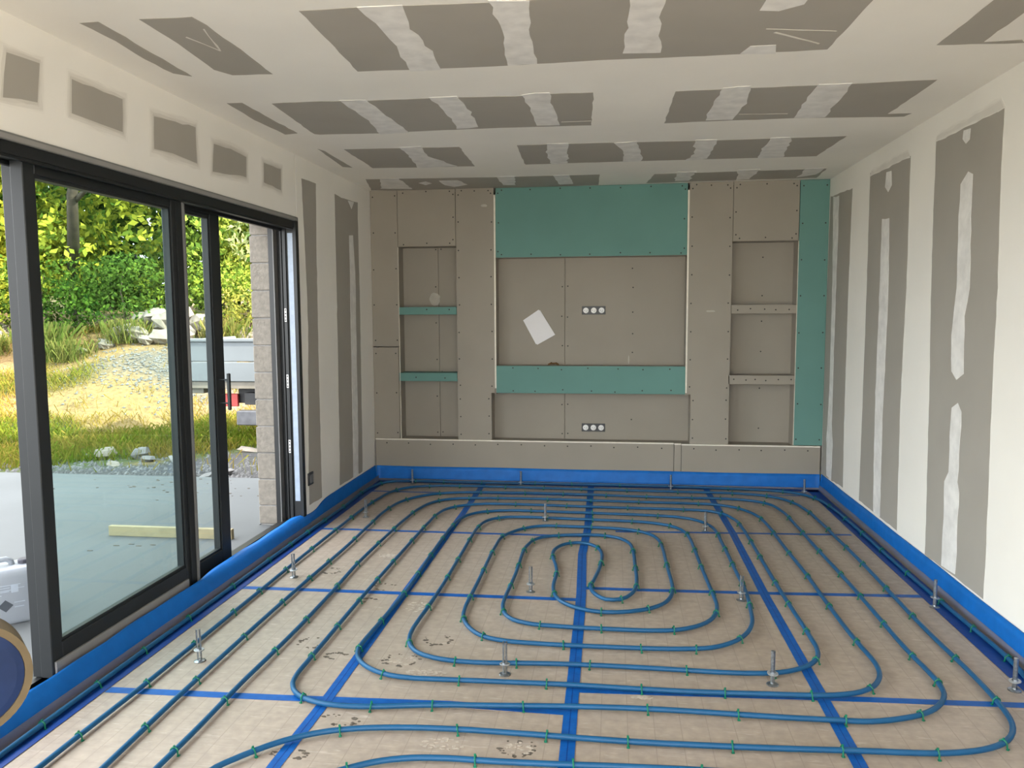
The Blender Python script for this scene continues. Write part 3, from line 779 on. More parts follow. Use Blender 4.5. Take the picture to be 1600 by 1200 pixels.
dpart('frame_head', 'frame_black', (-2.30, -2.125, DOOR0, 5.12, 2.062, 2.131), (-2.245, -2.222, DOOR0, 5.12, 2.045, 2.062), (-2.15, -2.13, DOOR0, 5.12, 2.05, 2.062))
dpart('head_trim', 'frame_edge_grey', (-2.136, -2.1135, DOOR0, 5.128, 2.106, 2.134))
dpart('head_trim_edge', 'rail_grey', (-2.1138, -2.1128, DOOR0, 5.124, 2.110, 2.127))
dpart('trickle_vent', 'frame_black', (-2.155, -2.126, 2.86, 3.14, 2.066, 2.09))
jamb = dpart('jamb', 'frame_black', (-2.312, -2.277, 5.09, 5.204, -0.01, 2.07), (-2.277, -2.20, 5.145, 5.204, 0.0, 2.07), (-2.218, -2.197, 5.105, 5.15, 0.05, 2.065), (-2.137, -2.1135, 5.088, 5.135, 0.04, 2.131),
             (-2.197, -2.137, 5.118, 5.204, 0.04, 2.07), (-2.245, -2.235, 5.125, 5.15, 0.05, 2.06))
dpart('jamb_trim', 'frame_edge_grey', (-2.279, -2.273, 5.087, 5.147, 0.03, 2.065))
dpart('protective_film', 'film_white', (-2.184, -2.139, 5.1155, 5.1185, 0.195, 2.03))
for zc in (0.58, 1.03, 1.48):
    b = MB().box(-2.2145, -2.2005, 5.1015, 5.106, zc - 0.045, zc + 0.045, 0)
    for dz in (-0.034, -0.012, 0.010, 0.034):
        b.box(-2.2115, -2.2035, 5.1008, 5.1018, zc + dz - 0.005, zc + dz + 0.005, 1)
    at(b.build('strike_plate', None, mats=['strike_white', 'frame_black']), door)
dpart('near_jamb', 'frame_black', (-2.312, -2.113, DOOR0 - 0.01, DOOR0 + 0.05, 0.0, 2.07))
dpart('threshold', 'frame_black', (-2.312, -2.136, DOOR0, 5.12, -0.06, 0.045), (-2.20, -2.17, DOOR0, 5.12, 0.045, 0.06), (-2.265, -2.24, DOOR0, 5.12, 0.045, 0.06))
dpart('threshold_sill', 'frame_edge_grey', (-2.1365, -2.133, DOOR0, 5.1, 0.012, 0.05), (-2.33, -2.312, DOOR0, 5.12, -0.02, 0.03))


def sash(name, xi, xo, y0, y1, z0, z1, wl, wr, rt, rb, label):
    s = empty(name, (xi - door.location.x, y0 - door.location.y, z0), door)
    s['label'] = label
    dpart('stile', 'frame_grey', (xo, xi, y0, y0 + wl, z0, z1), parent=s, bev=0.003)
    dpart('stile', 'frame_grey', (xo, xi, y1 - wr, y1, z0, z1), parent=s, bev=0.003)
    dpart('rail', 'frame_black', (xo, xi, y0 + wl, y1 - wr, z1 - rt, z1), parent=s, bev=0.003)
    dpart('rail', 'frame_grey', (xo, xi, y0 + wl, y1 - wr, z0, z0 + rb), parent=s, bev=0.003)
    xm = (xi + xo) / 2
    g = 0.012
    dpart('glazing_bead', 'frame_grey', (xm - 0.006, xi - 0.008, y0 + wl, y0 + wl + g, z0 + rb, z1 - rt), (xm - 0.006, xi - 0.008, y1 - wr - g, y1 - wr, z0 + rb, z1 - rt),
          (xm - 0.006, xi - 0.008, y0 + wl + g, y1 - wr - g, z0 + rb, z0 + rb + g), (xm - 0.006, xi - 0.008, y0 + wl + g, y1 - wr - g, z1 - rt - g, z1 - rt), parent=s)
    pane = new_obj('glass_pane', [(xm, y0 + wl, z0 + rb), (xm, y1 - wr, z0 + rb), (xm, y1 - wr, z1 - rt), (xm, y0 + wl, z1 - rt)], [[0, 1, 2, 3]], 'tinted_glass')
    at(pane, s)
    return s


sa = sash('sliding_sash', -2.158, -2.210, 2.688, 3.766, 0.080, 2.062, 0.06, 0.10, 0.045, 0.125, 'nearer sliding glass leaf on the inner track')
dpart('rail_cover', 'rail_grey', (-2.158, -2.149, 2.70, 3.668, 0.082, 0.142), parent=sa)
dpart('interlock_profile', 'frame_edge_grey', (-2.172, -2.146, 3.762, 3.772, 0.06, 2.09), parent=sa)
dpart('interlock_profile', 'frame_black', (-2.157, -2.150, 3.70, 3.71, 0.06, 2.06), parent=sa)
sb = sash('sliding_sash', -2.228, -2.280, 2.730, 4.274, 0.060, 2.060, 0.075, 0.105, 0.03, 0.078, 'farther sliding glass leaf with the bar handle')
hb = MB().box(-2.177, -2.160, 4.193, 4.212, 0.945, 1.155, bev=0.003).tube([(-2.228, 4.203, 1.118), (-2.17, 4.203, 1.118)], 0.005, 8).tube([(-2.228, 4.203, 0.985), (-2.17, 4.203, 0.985)], 0.005, 8).box(-2.232, -2.222, 4.225, 4.25, 1.03, 1.065, bev=0.003)
at(hb.build('bar_handle', 'frame_black'), sb)

# ================================================================== THINGS ON THE FLOOR
# ---- tape over the panel joints
TAPES = [
    ('blue tape running from the back wall towards the glass door side', [(-1.119, 6.68), (-1.106, 5.684), (-1.098, 4.036), (-1.095, 2.796), (-1.106, 2.361), (-1.11, 0.3)], 0.047, 0.0016),
    ('blue tape running lengthwise through the middle of the pipe spiral', [(-0.186, 6.68), (-0.170, 5.299), (-0.185, 4.75), (-0.162, 4.046), (-0.152, 2.908), (-0.148, 2.495), (-0.146, 0.3)], 0.052, 0.0016),
    ('blue tape running lengthwise on the side of the grey striped wall', [(0.777, 6.66), (0.803, 5.328), (0.798, 4.156), (0.810, 2.997), (0.813, 2.61), (0.815, 0.3)], 0.049, 0.0016),
    ('thin blue cross tape in the back corner by the glass door wall', [(-2.042, 6.285), (-1.628, 6.282), (-1.088, 6.293), (-0.185, 6.30)], 0.035, 0.0006),
    ('blue cross tape in front of the door jamb, left of the spiral', [(-2.02, 5.128), (-1.111, 5.132), (-0.18, 5.14)], 0.036, 0.0006),
    ('blue cross tape left of the spiral centre', [(-2.02, 3.951), (-1.212, 3.964), (-0.286, 3.976), (-0.17, 3.976)], 0.042, 0.0006),
    ('nearest blue cross tape on the glass door side', [(-1.995, 2.778), (-1.302, 2.797), (-0.621, 2.827), (-0.16, 2.818)], 0.044, 0.0006),
    ('thin blue cross tape farthest back right of the spiral', [(0.02, 5.28), (0.185, 5.291), (1.579, 5.368)], 0.034, 0.0006),
    ('blue cross tape starting inside the spiral and running right', [(-0.14, 4.155), (0.149, 4.159), (0.787, 4.183), (1.625, 4.232)], 0.040, 0.0006),
    ('nearest blue cross tape on the striped wall side', [(-0.13, 2.995), (0.236, 3.013), (0.80, 3.043), (1.457, 3.069), (1.69, 3.08)], 0.040, 0.0006),
    ('thin blue cross tape along the back on the striped wall side', [(-0.16, 6.50), (0.79, 6.505), (1.50, 6.48)], 0.022, 0.0006),
]
for lab, pts, w, zt in TAPES:
    t = ribbon('joint_tape', pts, w, zt, 'tape_blue')
    tag(t, lab, 'tape')
    if w > 0.0465 and len(pts) > 4:
        s = ribbon('tape_crease', pts, 0.0035, zt + 0.0006, 'tape_dark', t, 0.0004)
for lab, pts, w in (('dark blue tape fixing the edge film along the glass door', [(-2.037, 6.68), (-2.038, 4.5), (-2.038, 0.3)], 0.080),
                    ('dark blue tape fixing the edge film along the striped wall', [(1.648, 6.69), (1.648, 4.5), (1.652, 3.4), (1.655, 0.3)], 0.096),
                    ('dark blue tape fixing the edge film along the back wall', [(-2.08, 6.675), (1.69, 6.67)], 0.09)):
    tag(ribbon('edge_tape', pts, w, 0.0024, 'tape_dark'), lab, 'tape')


# ---- perimeter strips
def strip_mesh(name, path, prof, thick, m, parent=None, single=False):
    """path: list of parameters; prof(s) -> list of xyz from foot to top; gives a thin solid sheet."""
    rows = [[Vector(q) for q in prof(s)] for s in path]
    n, k = len(rows), len(rows[0])
    if single:
        return new_obj(name, [p for r in rows for p in r], [[i * k + j, (i + 1) * k + j, (i + 1) * k + j + 1, i * k + j + 1] for i in range(n - 1) for j in range(k - 1)], m, parent, smooth=True)
    v, f = [], []
    for i, r in enumerate(rows):
        for j, p in enumerate(r):
            tu = (rows[min(i + 1, n - 1)][j] - rows[max(i - 1, 0)][j])
            tv = (r[min(j + 1, k - 1)] - r[max(j - 1, 0)])
            nn = tu.cross(tv)
            nn = nn.normalized() if nn.length > 1e-9 else Vector((0, 0, 1))
            v += [p + nn * (thick / 2), p - nn * (thick / 2)]
    ix = lambda i, j, s: (i * k + j) * 2 + s
    for i in range(n - 1):
        for j in range(k - 1):
            f.append([ix(i, j, 0), ix(i + 1, j, 0), ix(i + 1, j + 1, 0), ix(i, j + 1, 0)])
            f.append([ix(i, j, 1), ix(i, j + 1, 1), ix(i + 1, j + 1, 1), ix(i + 1, j, 1)])
        f.append([ix(i, k - 1, 0), ix(i + 1, k - 1, 0), ix(i + 1, k - 1, 1), ix(i, k - 1, 1)])
        f.append([ix(i, 0, 1), ix(i + 1, 0, 1), ix(i + 1, 0, 0), ix(i, 0, 0)])
    for i in (0, n - 1):
        for j in range(k - 1):
            q = [ix(i, j, 0), ix(i, j + 1, 0), ix(i, j + 1, 1), ix(i, j, 1)]
            f.append(q if i else q[::-1])
    return new_obj(name, v, f, m, parent, smooth=True)


def smooth01(a, b, x):
    t = max(0.0, min(1.0, (x - a) / (b - a)))
    return t * t * (3 - 2 * t)


def left_prof(y):
    """Foot-to-top section of the strip on the door side: upright by the wall, curled over the sill at the door."""
    wv = 0.004 * math.sin(y * 7.3) + 0.003 * math.sin(y * 17.1 + 1)
    up = [(-2.098, 0.002), (-2.102, 0.035), (-2.106, 0.07), (-2.109, 0.10), (-2.111, 0.118), (-2.112, 0.130)]
    curl = [(-2.088, 0.002), (-2.088, 0.035), (-2.094, 0.066), (-2.108, 0.090), (-2.130, 0.104), (-2.156, 0.108)]
    tuck = [(-2.086, 0.002), (-2.090, 0.035), (-2.100, 0.068), (-2.112, 0.094), (-2.122, 0.108), (-2.128, 0.115)]
    a = smooth01(5.0, 5.35, y)
    b = smooth01(3.55, 4.1, y) * (1 - a)
    c = 1 - a - b
    dip = 0.045 * math.exp(-((y - 5.25) / 0.16) ** 2)
    out = []
    for i in range(6):
        x = up[i][0] * a + curl[i][0] * b + tuck[i][0] * c
        z = up[i][1] * a + curl[i][1] * b + tuck[i][1] * c - dip * (i / 5) ** 1.5
        out.append((x + wv * (i / 5) * (1 - a), y, z))
    return out


ys = [0.3 + (D - 0.03 - 0.3) * i / 150 for i in range(151)]
sl = strip_mesh('edge_strip', ys, left_prof, 0.007, 'foam_blue')
tag(sl, 'blue foam edge strip along the sliding door, curled over its sill', 'foam strip')
strip_mesh('film_flap', ys, lambda y: [(-2.0825 + 0.001 * math.sin(y * 9), y, 0.043), (-2.0812, y, 0.034 + 0.002 * math.sin(y * 5)), (-2.079, y, 0.020), (-2.075, y, 0.008), (-2.068, y, 0.0038)], 0.0006, 'clear_film', sl, True)
sr = strip_mesh('edge_strip', ys[::-1], lambda y: [(R - 0.016, y, 0.002), (R - 0.014, y, 0.03), (R - 0.0115 + 0.0025 * math.sin(y * 11), y, 0.06), (R - 0.009 + 0.0025 * math.sin(y * 13 + 2), y, 0.095), (R - 0.0065, y, 0.131 + 0.0015 * math.sin(y * 6))], 0.007, 'foam_blue')
tag(sr, 'bright blue foam edge strip along the grey striped wall', 'foam strip')
strip_mesh('film_flap', ys[::-1], lambda y: [(R - 0.0215 + 0.001 * math.sin(y * 9), y, 0.042), (R - 0.0225, y, 0.030 + 0.002 * math.sin(y * 5)), (R - 0.025, y, 0.016), (R - 0.030, y, 0.007), (R - 0.040, y, 0.0038)], 0.0006, 'clear_film', sr, True)
xs = [-L + 0.018 + (R + L - 0.036) * i / 90 for i in range(91)]
sbk = strip_mesh('edge_strip', xs, lambda x: [(x, D - 0.030, 0.002), (x, D - 0.028, 0.03), (x, D - 0.025 + 0.003 * math.sin(x * 9), 0.06), (x, D - 0.0225 + 0.003 * math.sin(x * 12 + 1), 0.095), (x, D - 0.0205, 0.128 + 0.0015 * math.sin(x * 5))], 0.007, 'foam_blue')
tag(sbk, 'blue foam edge strip along the foot of the niche wall', 'foam strip')
strip_mesh('film_flap', xs, lambda x: [(x, D - 0.0355, 0.018), (x, D - 0.037, 0.012), (x, D - 0.042, 0.006), (x, D - 0.052, 0.0038)], 0.0006, 'clear_film', sbk, True)

# ---- heating pipes with their clips
PR = 0.0102
PZ = 0.0165
clip_src = None


def make_clip_mesh():
    b = MB()
    pts = []
    for k in range(9):
        a = math.pi * k / 8
        pts.append((0.0, 0.0128 * math.cos(a), PZ + 0.0128 * math.sin(a)))
    pts = [(0.0, 0.0165, 0.0005), (0.0, 0.0135, 0.007)] + pts + [(0.0, -0.0135, 0.007), (0.0, -0.0165, 0.0005)]
    b.tube(pts, 0.0030, 6)
    b.box(-0.005, 0.005, -0.020, -0.0125, 0.0002, 0.004)
    b.box(-0.005, 0.005, 0.0125, 0.020, 0.0002, 0.004)
    b.box(-0.0035, 0.0035, -0.002, 0.002, PZ + 0.012, PZ + 0.020)
    return b


def heating_pipe(pts, label, gap0):
    global clip_src
    path = catmull(pts, 0.028)
    lift = [PZ + 0.0015 * math.sin(i * 0.09) for i in range(len(path))]
    o = MB().tube([(x, y, zz) for (x, y), zz in zip(path, lift)], PR, 10).build('heating_pipe', 'pipe_blue', smooth=True)
    tag(o, label, 'pipe', 'underfloor heating pipes')
    s, nxt = 0.0, gap0
    for i in range(1, len(path) - 1):
        a, b = Vector(path[i - 1]), Vector(path[i])
        s += (b - a).length
        if s >= nxt and b.y > 1.2:
            c = Vector(path[i + 1])
            turn = abs((b - a).angle_signed(c - b)) / max((c - b).length, 1e-4)
            nxt = s + random.uniform(0.28, 0.46) * (0.72 if turn > 0.8 else 1.0)
            d = (c - a).normalized()
            mtx = Matrix.Translation((b.x, b.y, random.uniform(-.0004, .001))) @ Matrix.Rotation(math.atan2(d.y, d.x) + random.uniform(-.12, .12), 4, 'Z') @ Matrix.Rotation(random.uniform(-.15, .15), 4, 'Y')
            if clip_src is None:
                clip_src = make_clip_mesh().build('pipe_clip', 'clip_green', o)
                clip_src.matrix_local = mtx
            else:
                link_copy(clip_src, o, mtx)
    return o


heating_pipe(PIPE_INNER, 'long blue heating pipe wound into the double spiral on the floor', 0.1)
heating_pipe(PIPE_MIDDLE, 'blue heating pipe framing the spiral, second from the walls', 0.25)
heating_pipe(PIPE_EDGE, 'outermost blue heating pipe lying on the dark tape along the walls', 0.2)

# ---- zinc level markers: foot disc, washer, split stem
MARKS = [(-1.741, 6.600, .124, .030, 'farthest back zinc level marker, first from the left along the back strip'), (-0.789, 6.640, .120, .026, 'zinc level marker, second from the left along the back strip'),
         (0.482, 6.600, .124, .030, 'zinc level marker, third from the left along the back strip'), (1.538, 6.504, .132, .034, 'zinc level marker in the back right corner, fourth along the back strip'),
         (-1.796, 5.461, .134, .038, 'zinc level marker near the open door gap, left of all spiral bends'), (-0.478, 5.498, .128, .030, 'zinc level marker behind the top of the spiral, left of centre tape'),
         (0.626, 5.355, .133, .036, 'zinc level marker just left of the right tape, behind the spiral'), (-1.793, 4.144, .138, .045, 'zinc level marker between the pipes in front of the glass leaf edge'),
         (-0.433, 4.063, .141, .046, 'zinc level marker standing inside the spiral'), (0.663, 4.066, .130, .041, 'leaning zinc level marker touching a pipe right of the spiral'),
         (1.612, 4.078, .142, .050, 'zinc level marker at the striped wall, where the cross tape ends'), (-1.764, 3.066, .143, .052, 'nearest zinc level marker on the glass door side'),
         (-0.438, 3.095, .140, .047, 'nearest zinc level marker left of the middle tape'), (0.640, 3.133, .141, .048, 'nearest zinc level marker between the middle and right tapes'),
         (1.573, 3.195, .133, .040, 'nearest zinc level marker on the striped wall side')]


def half_stem(b, side, h, gap):
    pts = [(math.cos(a) * 0.0085, math.sin(a) * 0.0072) for a in [math.pi * k / 6 for k in range(7)]]
    pl = [(x, y + gap) for x, y in pts]
    if side < 0:
        pl = [(-x, -y) for x, y in pl]
    b.prism(pl, lambda a, c, t: (a, c, t), 0.004, h)


for i, (x, y, h, w, lab) in enumerate(MARKS):
    e = empty('level_marker', (x, y, 0.0))
    slot = i in (4, 7, 8, 9, 11, 12)
    e.rotation_euler = (random.uniform(-.02, .02), (0.05 if i == 9 else 0.0), math.atan2(y, x) + (0 if slot else math.pi / 2) + random.uniform(-.1, .1))
    tag(e, lab, 'level marker', 'zinc level markers on the floor')
    MB().lathe([(0.024, 0.0), (0.0245, 0.003), (0.022, 0.0045), (0.010, 0.007), (0.009, 0.012)], n=20).build('foot_disc', 'zinc', e, smooth=False)
    for sd in (-1, 1):
        b = MB()
        half_stem(b, sd, h, 0.0028 if slot else 0.0004)
        b.build('stem_half', 'zinc', e)
    ws = MB().lathe([(0.0095, -0.0018), (0.0215, -0.002), (0.022, 0.0008), (0.0205, 0.0018), (0.0095, 0.0018)], n=20, ring=True).build('washer', 'zinc_washer', e)
    ws.location = (0, 0, w)
    ws.rotation_euler = (random.uniform(-.09, .09), random.uniform(-.09, .09), 0)
    nt_ = MB().lathe([(0.0115, 0.0015), (0.0115, 0.006), (0.0095, 0.007)], n=6).build('nut', 'zinc', e)
    nt_.location = (0, 0, w)

# ---- dried mud and scraped dust on the panels
PRINTS = [(-1.238, 4.05, .075, .05, 1), (-0.975, 3.788, .085, .09, 2), (-1.353, 3.30, .06, .06, 1), (-1.196, 3.184, .05, .03, 1), (-0.793, 3.40, .06, .06, 1), (-0.902, 3.18, .08, .06, 3), (-1.379, 4.592, .07, .05, 2),
          (-1.009, 2.662, .09, .035, 1), (-1.087, 2.428, .06, .03, 1), (-0.58, 2.549, .09, .05, 2), (-0.318, 2.552, .06, .05, 3), (-0.767, 3.068, .10, .04, 2), (-1.263, 3.845, .05, .03, 1), (0.118, 2.965, .05, .01, 2), (-1.62, 4.27, .05, .05, 1)]
for (x, y, rx, ry, kd) in PRINTS:
    b = MB()
    for k in range(46 if kd != 1 else 30):
        a = random.uniform(0, 6.283)
        rr = random.gauss(0.95, 0.10) if kd == 1 or (kd == 3 and k % 2) else math.sqrt(random.random()) * 0.85
        if kd == 1 and 0.3 < (a + x * 9) % 6.283 < 1.7:
            continue
        cx, cy = x + rx * rr * math.cos(a), y + ry * rr * math.sin(a)
        s = random.uniform(.0025, .010)
        pl = [(cx + s * random.uniform(.6, 1.5) * math.cos(q), cy + s * random.uniform(.4, 1.0) * math.sin(q)) for q in (0.2, 1.3, 2.4, 3.5, 4.6, 5.6)]
        mi = 1 if kd == 2 or (kd == 3 and not k % 2) else 0
        b.prism(pl, lambda p, q, t: (p, q, t), 0.0002, random.uniform(.0008, .002), mi)
    tag(b.build('mud_print', None, floor, mats=['mud', 'mud_pale']), kind='stuff')

# ================================================================== THINGS ON THE WALLS
def to_niche(x, z):
    k = (D + NICHE) / D
    return x * k, 1.4964 + (z - 1.4964) * k


def outlet(x, z, label):
    x, z = to_niche(x, z)
    e = empty('triple_outlet', (x, YB, z))
    tag(e, label, 'power outlet', 'triple outlets in the middle niche')
    MB().box(-0.103, 0.103, -0.004, 0.0, -0.036, 0.036, bev=0.0015).build('mounting_plate', 'outlet_dark', e)
    for k in (-1, 0, 1):
        b = MB().lathe([(0.0245, 0.0), (0.0245, 0.007), (0.022, 0.0085), (0.019, 0.0085), (0.0178, 0.005)], n=24)
        o = b.build('socket_insert', 'outlet_white', e)
        o.matrix_local = Matrix.Translation((0.068 * k, -0.0035, 0)) @ Matrix.Rotation(math.radians(90), 4, 'X')
        hb = MB()
        for hx, hz, hr in ((-0.0095, 0, 0.003), (0.0095, 0, 0.003), (0.004, -0.011, 0.0028), (0.012, -0.016, 0.0045)):
            hb.lathe([(hr, 0.0052), (hr, 0.006)], hx, hz, 8)
        hb.build('pin_hole', 'outlet_dark', o)
    return e


outlet(-0.171, 1.502, 'upper triple outlet on a black plate in the tall niche')
outlet(-0.170, 0.495, 'lower triple outlet on a black plate in the low niche')

b = MB()
cs = [to_niche(*q) for q in ((-0.63, 1.507), (-0.499, 1.295), (-0.654, 1.209), (-0.765, 1.416))]
b.prism(cs, lambda a, c, t: (a, YB - 0.004 - t, c), 0.0, 0.007)
sheet = b.build('white_sheet', 'paper_white')
tag(sheet, 'blank white rectangular sheet hanging askew in the tall niche', 'sheet')
cb = [(p[0] - 0.012, p[1] + 0.004) for p in cs]
MB().prism(cb, lambda a, c, t: (a, YB - 0.0005 - t, c), 0.0, 0.003).build('back_sheet', 'paper_white', sheet)

rag = MB()
for k in range(7):
    a = k / 6
    rag.tube([(-0.57 + 0.09 * a, YB - 0.05 - 0.02 * math.sin(a * 9), 1.030 + 0.012 * math.sin(a * 3.1)), (-0.55 + 0.06 * a, YB - 0.04, 1.036 + 0.01 * random.random())], 0.007, 6)
tag(rag.build('cable_stub', 'brown_rag', smooth=True), 'small brown cable end lying on the green ledge', 'cable')

oe = empty('wall_outlet', (-L, 5.228, 0.33))
tag(oe, 'small grey outlet box low on the wall beside the door jamb', 'power outlet')
MB().box(0.0, 0.010, -0.045, 0.045, -0.045, 0.045, bev=0.003).build('mounting_plate', 'outlet_dark', oe)
MB().box(0.010, 0.016, -0.024, 0.030, -0.03, 0.03, bev=0.003).build('cover', 'frame_edge_grey', oe)

# ---- unidentified shape built as a strip roll, on an unseen carton at near left
ce = empty('carton', (-1.735, 1.49, 0.0))
tag(ce, 'plain brown carton carrying the strip roll beside the door', 'box')
MB().box(-0.19, 0.19, -0.19, 0.185, 0.0, 0.468, bev=0.003).build('carton_body', 'kraft', ce)
MB().box(-0.19, 0.19, -0.03, 0.03, 0.4682, 0.4688).build('packing_tape', 'tape_blue', ce)
axis = Vector((0.735, -0.678, 0.0))
re_ = empty('strip_roll', (-1.575, 1.655, 0.4692 + 0.144))
tag(re_, 'guessed roll of blue foam strip with a tan outer wrap at the near left', 'roll')
re_.rotation_euler = axis.to_track_quat('Z', 'Y').to_euler()
MB().lathe([(0.126, -0.05), (0.126, 0.048), (0.11, 0.05), (0.045, 0.05), (0.045, -0.05), (0.11, -0.05)], n=48, ring=True).build('foam_coil', 'coil_shaded', re_)
MB().lathe([(0.127, -0.052), (0.144, -0.052), (0.144, 0.052), (0.127, 0.052)], n=48, ring=True).build('outer_wrap', 'roll_wrap', re_)
MB().lathe([(0.038, -0.051), (0.044, -0.051), (0.044, 0.051), (0.038, 0.051)], n=32, ring=True).build('core_tube', 'kraft', re_)

# ================================================================== OUTSIDE
patio = MB().box(-14.0, -2.50, -7.0, 6.71, -0.25, -0.008).box(-2.50, -2.312, DOOR0 - 0.04, 5.205, -0.25, -0.008).build('patio', 'concrete_slab')
tag(patio, 'pale smooth concrete patio slab outside the door', kind='structure')


def lerp_table(t, tab):
    if t <= tab[0][0]:
        return tab[0][1]
    for (a, va), (b, vb) in zip(tab, tab[1:]):
        if t <= b:
            k = (t - a) / (b - a)
            k = k * k * (3 - 2 * k)
            return va + (vb - va) * k
    return tab[-1][1]


SLOPE = [(6.5, -0.06), (8.2, -0.10), (9.0, -0.08), (10.0, 0.17), (11.0, 0.45), (12.0, 0.78), (13.0, 1.08), (14.2, 1.22), (17, 1.45), (40, 2.6)]
NZ = RNG.uniform(-1, 1, (64, 64))


def vnoise(x, y, s):
    """Value noise on a fixed lattice, vectorised."""
    x, y = np.asarray(x) / s, np.asarray(y) / s
    xi, yi = np.floor(x).astype(int), np.floor(y).astype(int)
    fx, fy = x - xi, y - yi
    fx, fy = fx * fx * (3 - 2 * fx), fy * fy * (3 - 2 * fy)
    g = lambda i, j: NZ[i % 64, j % 64]
    return (g(xi, yi) * (1 - fx) + g(xi + 1, yi) * fx) * (1 - fy) + (g(xi, yi + 1) * (1 - fx) + g(xi + 1, yi + 1) * fx) * fy


def ground_z(x, y):
    x, y = np.atleast_1d(np.asarray(x, float)), np.atleast_1d(np.asarray(y, float))
    sh = 2.4 / (1 + np.exp(-(x + 6.3) * 2.2))          # flatter yard on the right, where the truck stands
    t = y - sh
    xs_, zs_ = zip(*SLOPE)
    z = np.interp(t, xs_, zs_)
    rough = np.clip((y - 6.9) / 1.5, 0, 1)
    mound = 0.10 * np.exp(-((x + 7.4) / 1.2) ** 2 - ((y - 11.4) / 0.9) ** 2)
    return z + rough * (0.07 * vnoise(x, y, 1.3) + 0.03 * vnoise(x, y, 0.45)) + mound


def gz(x, y):
    return float(ground_z(x, y)[0])


def ground_tint(x, y):
    n = vnoise(x + 3, y + 7, 0.9) * 0.6 + vnoise(x, y, 0.33) * 0.4
    grey = np.array([0.085, 0.082, 0.082])
    soil = np.array([0.40, 0.25, 0.095])
    green = np.array([0.085, 0.115, 0.022])
    t = y - 2.4 / (1 + np.exp(-(x + 6.3) * 2.2))
    w_grey = np.clip((6.75 - y + 0.5 * n + 0.9 * np.clip(x + 6.0, -0.3, 1.6)) / 0.4, 0, 1)
    mound = np.exp(-((x + 7.2) / 1.1) ** 2 - ((y - 11.7) / 0.8) ** 2) + 0.9 * np.exp(-((x + 5.6) / 0.8) ** 2 - ((y - 12.5) / 2.5) ** 2)
    w_pale = np.clip(mound * 1.8 - 0.6 + 0.6 * n, 0, 1)
    w_green = np.clip(0.62 + 1.8 * n - 0.7 * np.clip((t - 9.2) / 1.2, 0, 1) + 0.6 * np.clip((9.4 - t), 0, 1), 0, 1)
    c = soil[None] * (1 - w_green[:, None]) + green[None] * w_green[:, None]
    c = c * (1 - w_pale[:, None]) + np.array([0.22, 0.185, 0.145])[None] * w_pale[:, None]
    return c * (1 - w_grey[:, None]) + grey[None] * w_grey[:, None]


def grid_ground(name, x0, x1, nx, y0, y1, ny):
    gx, gy = np.linspace(x0, x1, nx), np.linspace(0, 1, ny) ** 1.7 * (y1 - y0) + y0
    X, Y = np.meshgrid(gx, gy)
    X, Y = X.ravel(), Y.ravel()
    Z = ground_z(X, Y)
    v = np.stack([X, Y, Z], 1)
    f = [[j * nx + i, j * nx + i + 1, (j + 1) * nx + i + 1, (j + 1) * nx + i] for j in range(ny - 1) for i in range(nx - 1)]
    o = new_obj(name, v.tolist(), f, 'rough_ground', smooth=True)
    a = o.data.attributes.new('tint', 'FLOAT_COLOR', 'POINT')
    tint = np.concatenate([ground_tint(X, Y) * 0.55, np.ones((len(X), 1))], 1).astype(np.float32)
    a.data.foreach_set('color', tint.ravel())
    return o


ground = grid_ground('ground', -34, 14, 240, 6.72, 46, 150)
tag(ground, 'rough bank of soil, gravel and dry grass beyond the patio', kind='structure')
yard = box('yard', -60, 60, -60, 6.7, -0.6, -0.27, 'yard_bounce')
tag(yard, 'bare ground around the house, made pale to bounce sunlight indoors', kind='structure')


def face_cloud(name, quads, tints, m, parent=None):
    """quads: (n, 4, 3) array -> one mesh with a colour per face."""
    n = len(quads)
    me = bpy.data.meshes.new(name)
    me.vertices.add(n * 4)
    me.vertices.foreach_set('co', np.asarray(quads, np.float32).ravel())
    me.loops.add(n * 4)
    me.loops.foreach_set('vertex_index', np.arange(n * 4, dtype=np.int32))
    me.polygons.add(n)
    me.polygons.foreach_set('loop_start', np.arange(0, n * 4, 4, dtype=np.int32))
    me.update(calc_edges=True)
    me.materials.append(MATS[m])
    a = me.attributes.new('tint', 'FLOAT_COLOR', 'FACE')
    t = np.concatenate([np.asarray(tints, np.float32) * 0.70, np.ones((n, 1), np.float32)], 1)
    a.data.foreach_set('color', t.ravel())
    o = bpy.data.objects.new(name, me)
    COL.objects.link(o)
    if parent is not None:
        o.parent = parent
    return o


def leaves(centres, normals, size, aspect=0.55):
    n = len(centres)
    nr = normals + RNG.normal(0, 0.55, (n, 3))
    nr /= np.linalg.norm(nr, axis=1, keepdims=True)
    d = RNG.normal(0, 1, (n, 3)) + np.array([0, 0, -0.7])
    d -= nr * (d * nr).sum(1, keepdims=True)
    d /= np.linalg.norm(d, axis=1, keepdims=True)
    s = np.cross(nr, d)
    sz = size * RNG.uniform(0.6, 1.3, (n, 1))
    bend = nr * sz * 0.12
    a = centres - d * sz * 0.5
    b = centres + s * sz * aspect * 0.5 - bend
    c = centres + d * sz * 0.5
    e = centres - s * sz * aspect * 0.5 - bend
    return np.stack([a, b, c, e], 1)


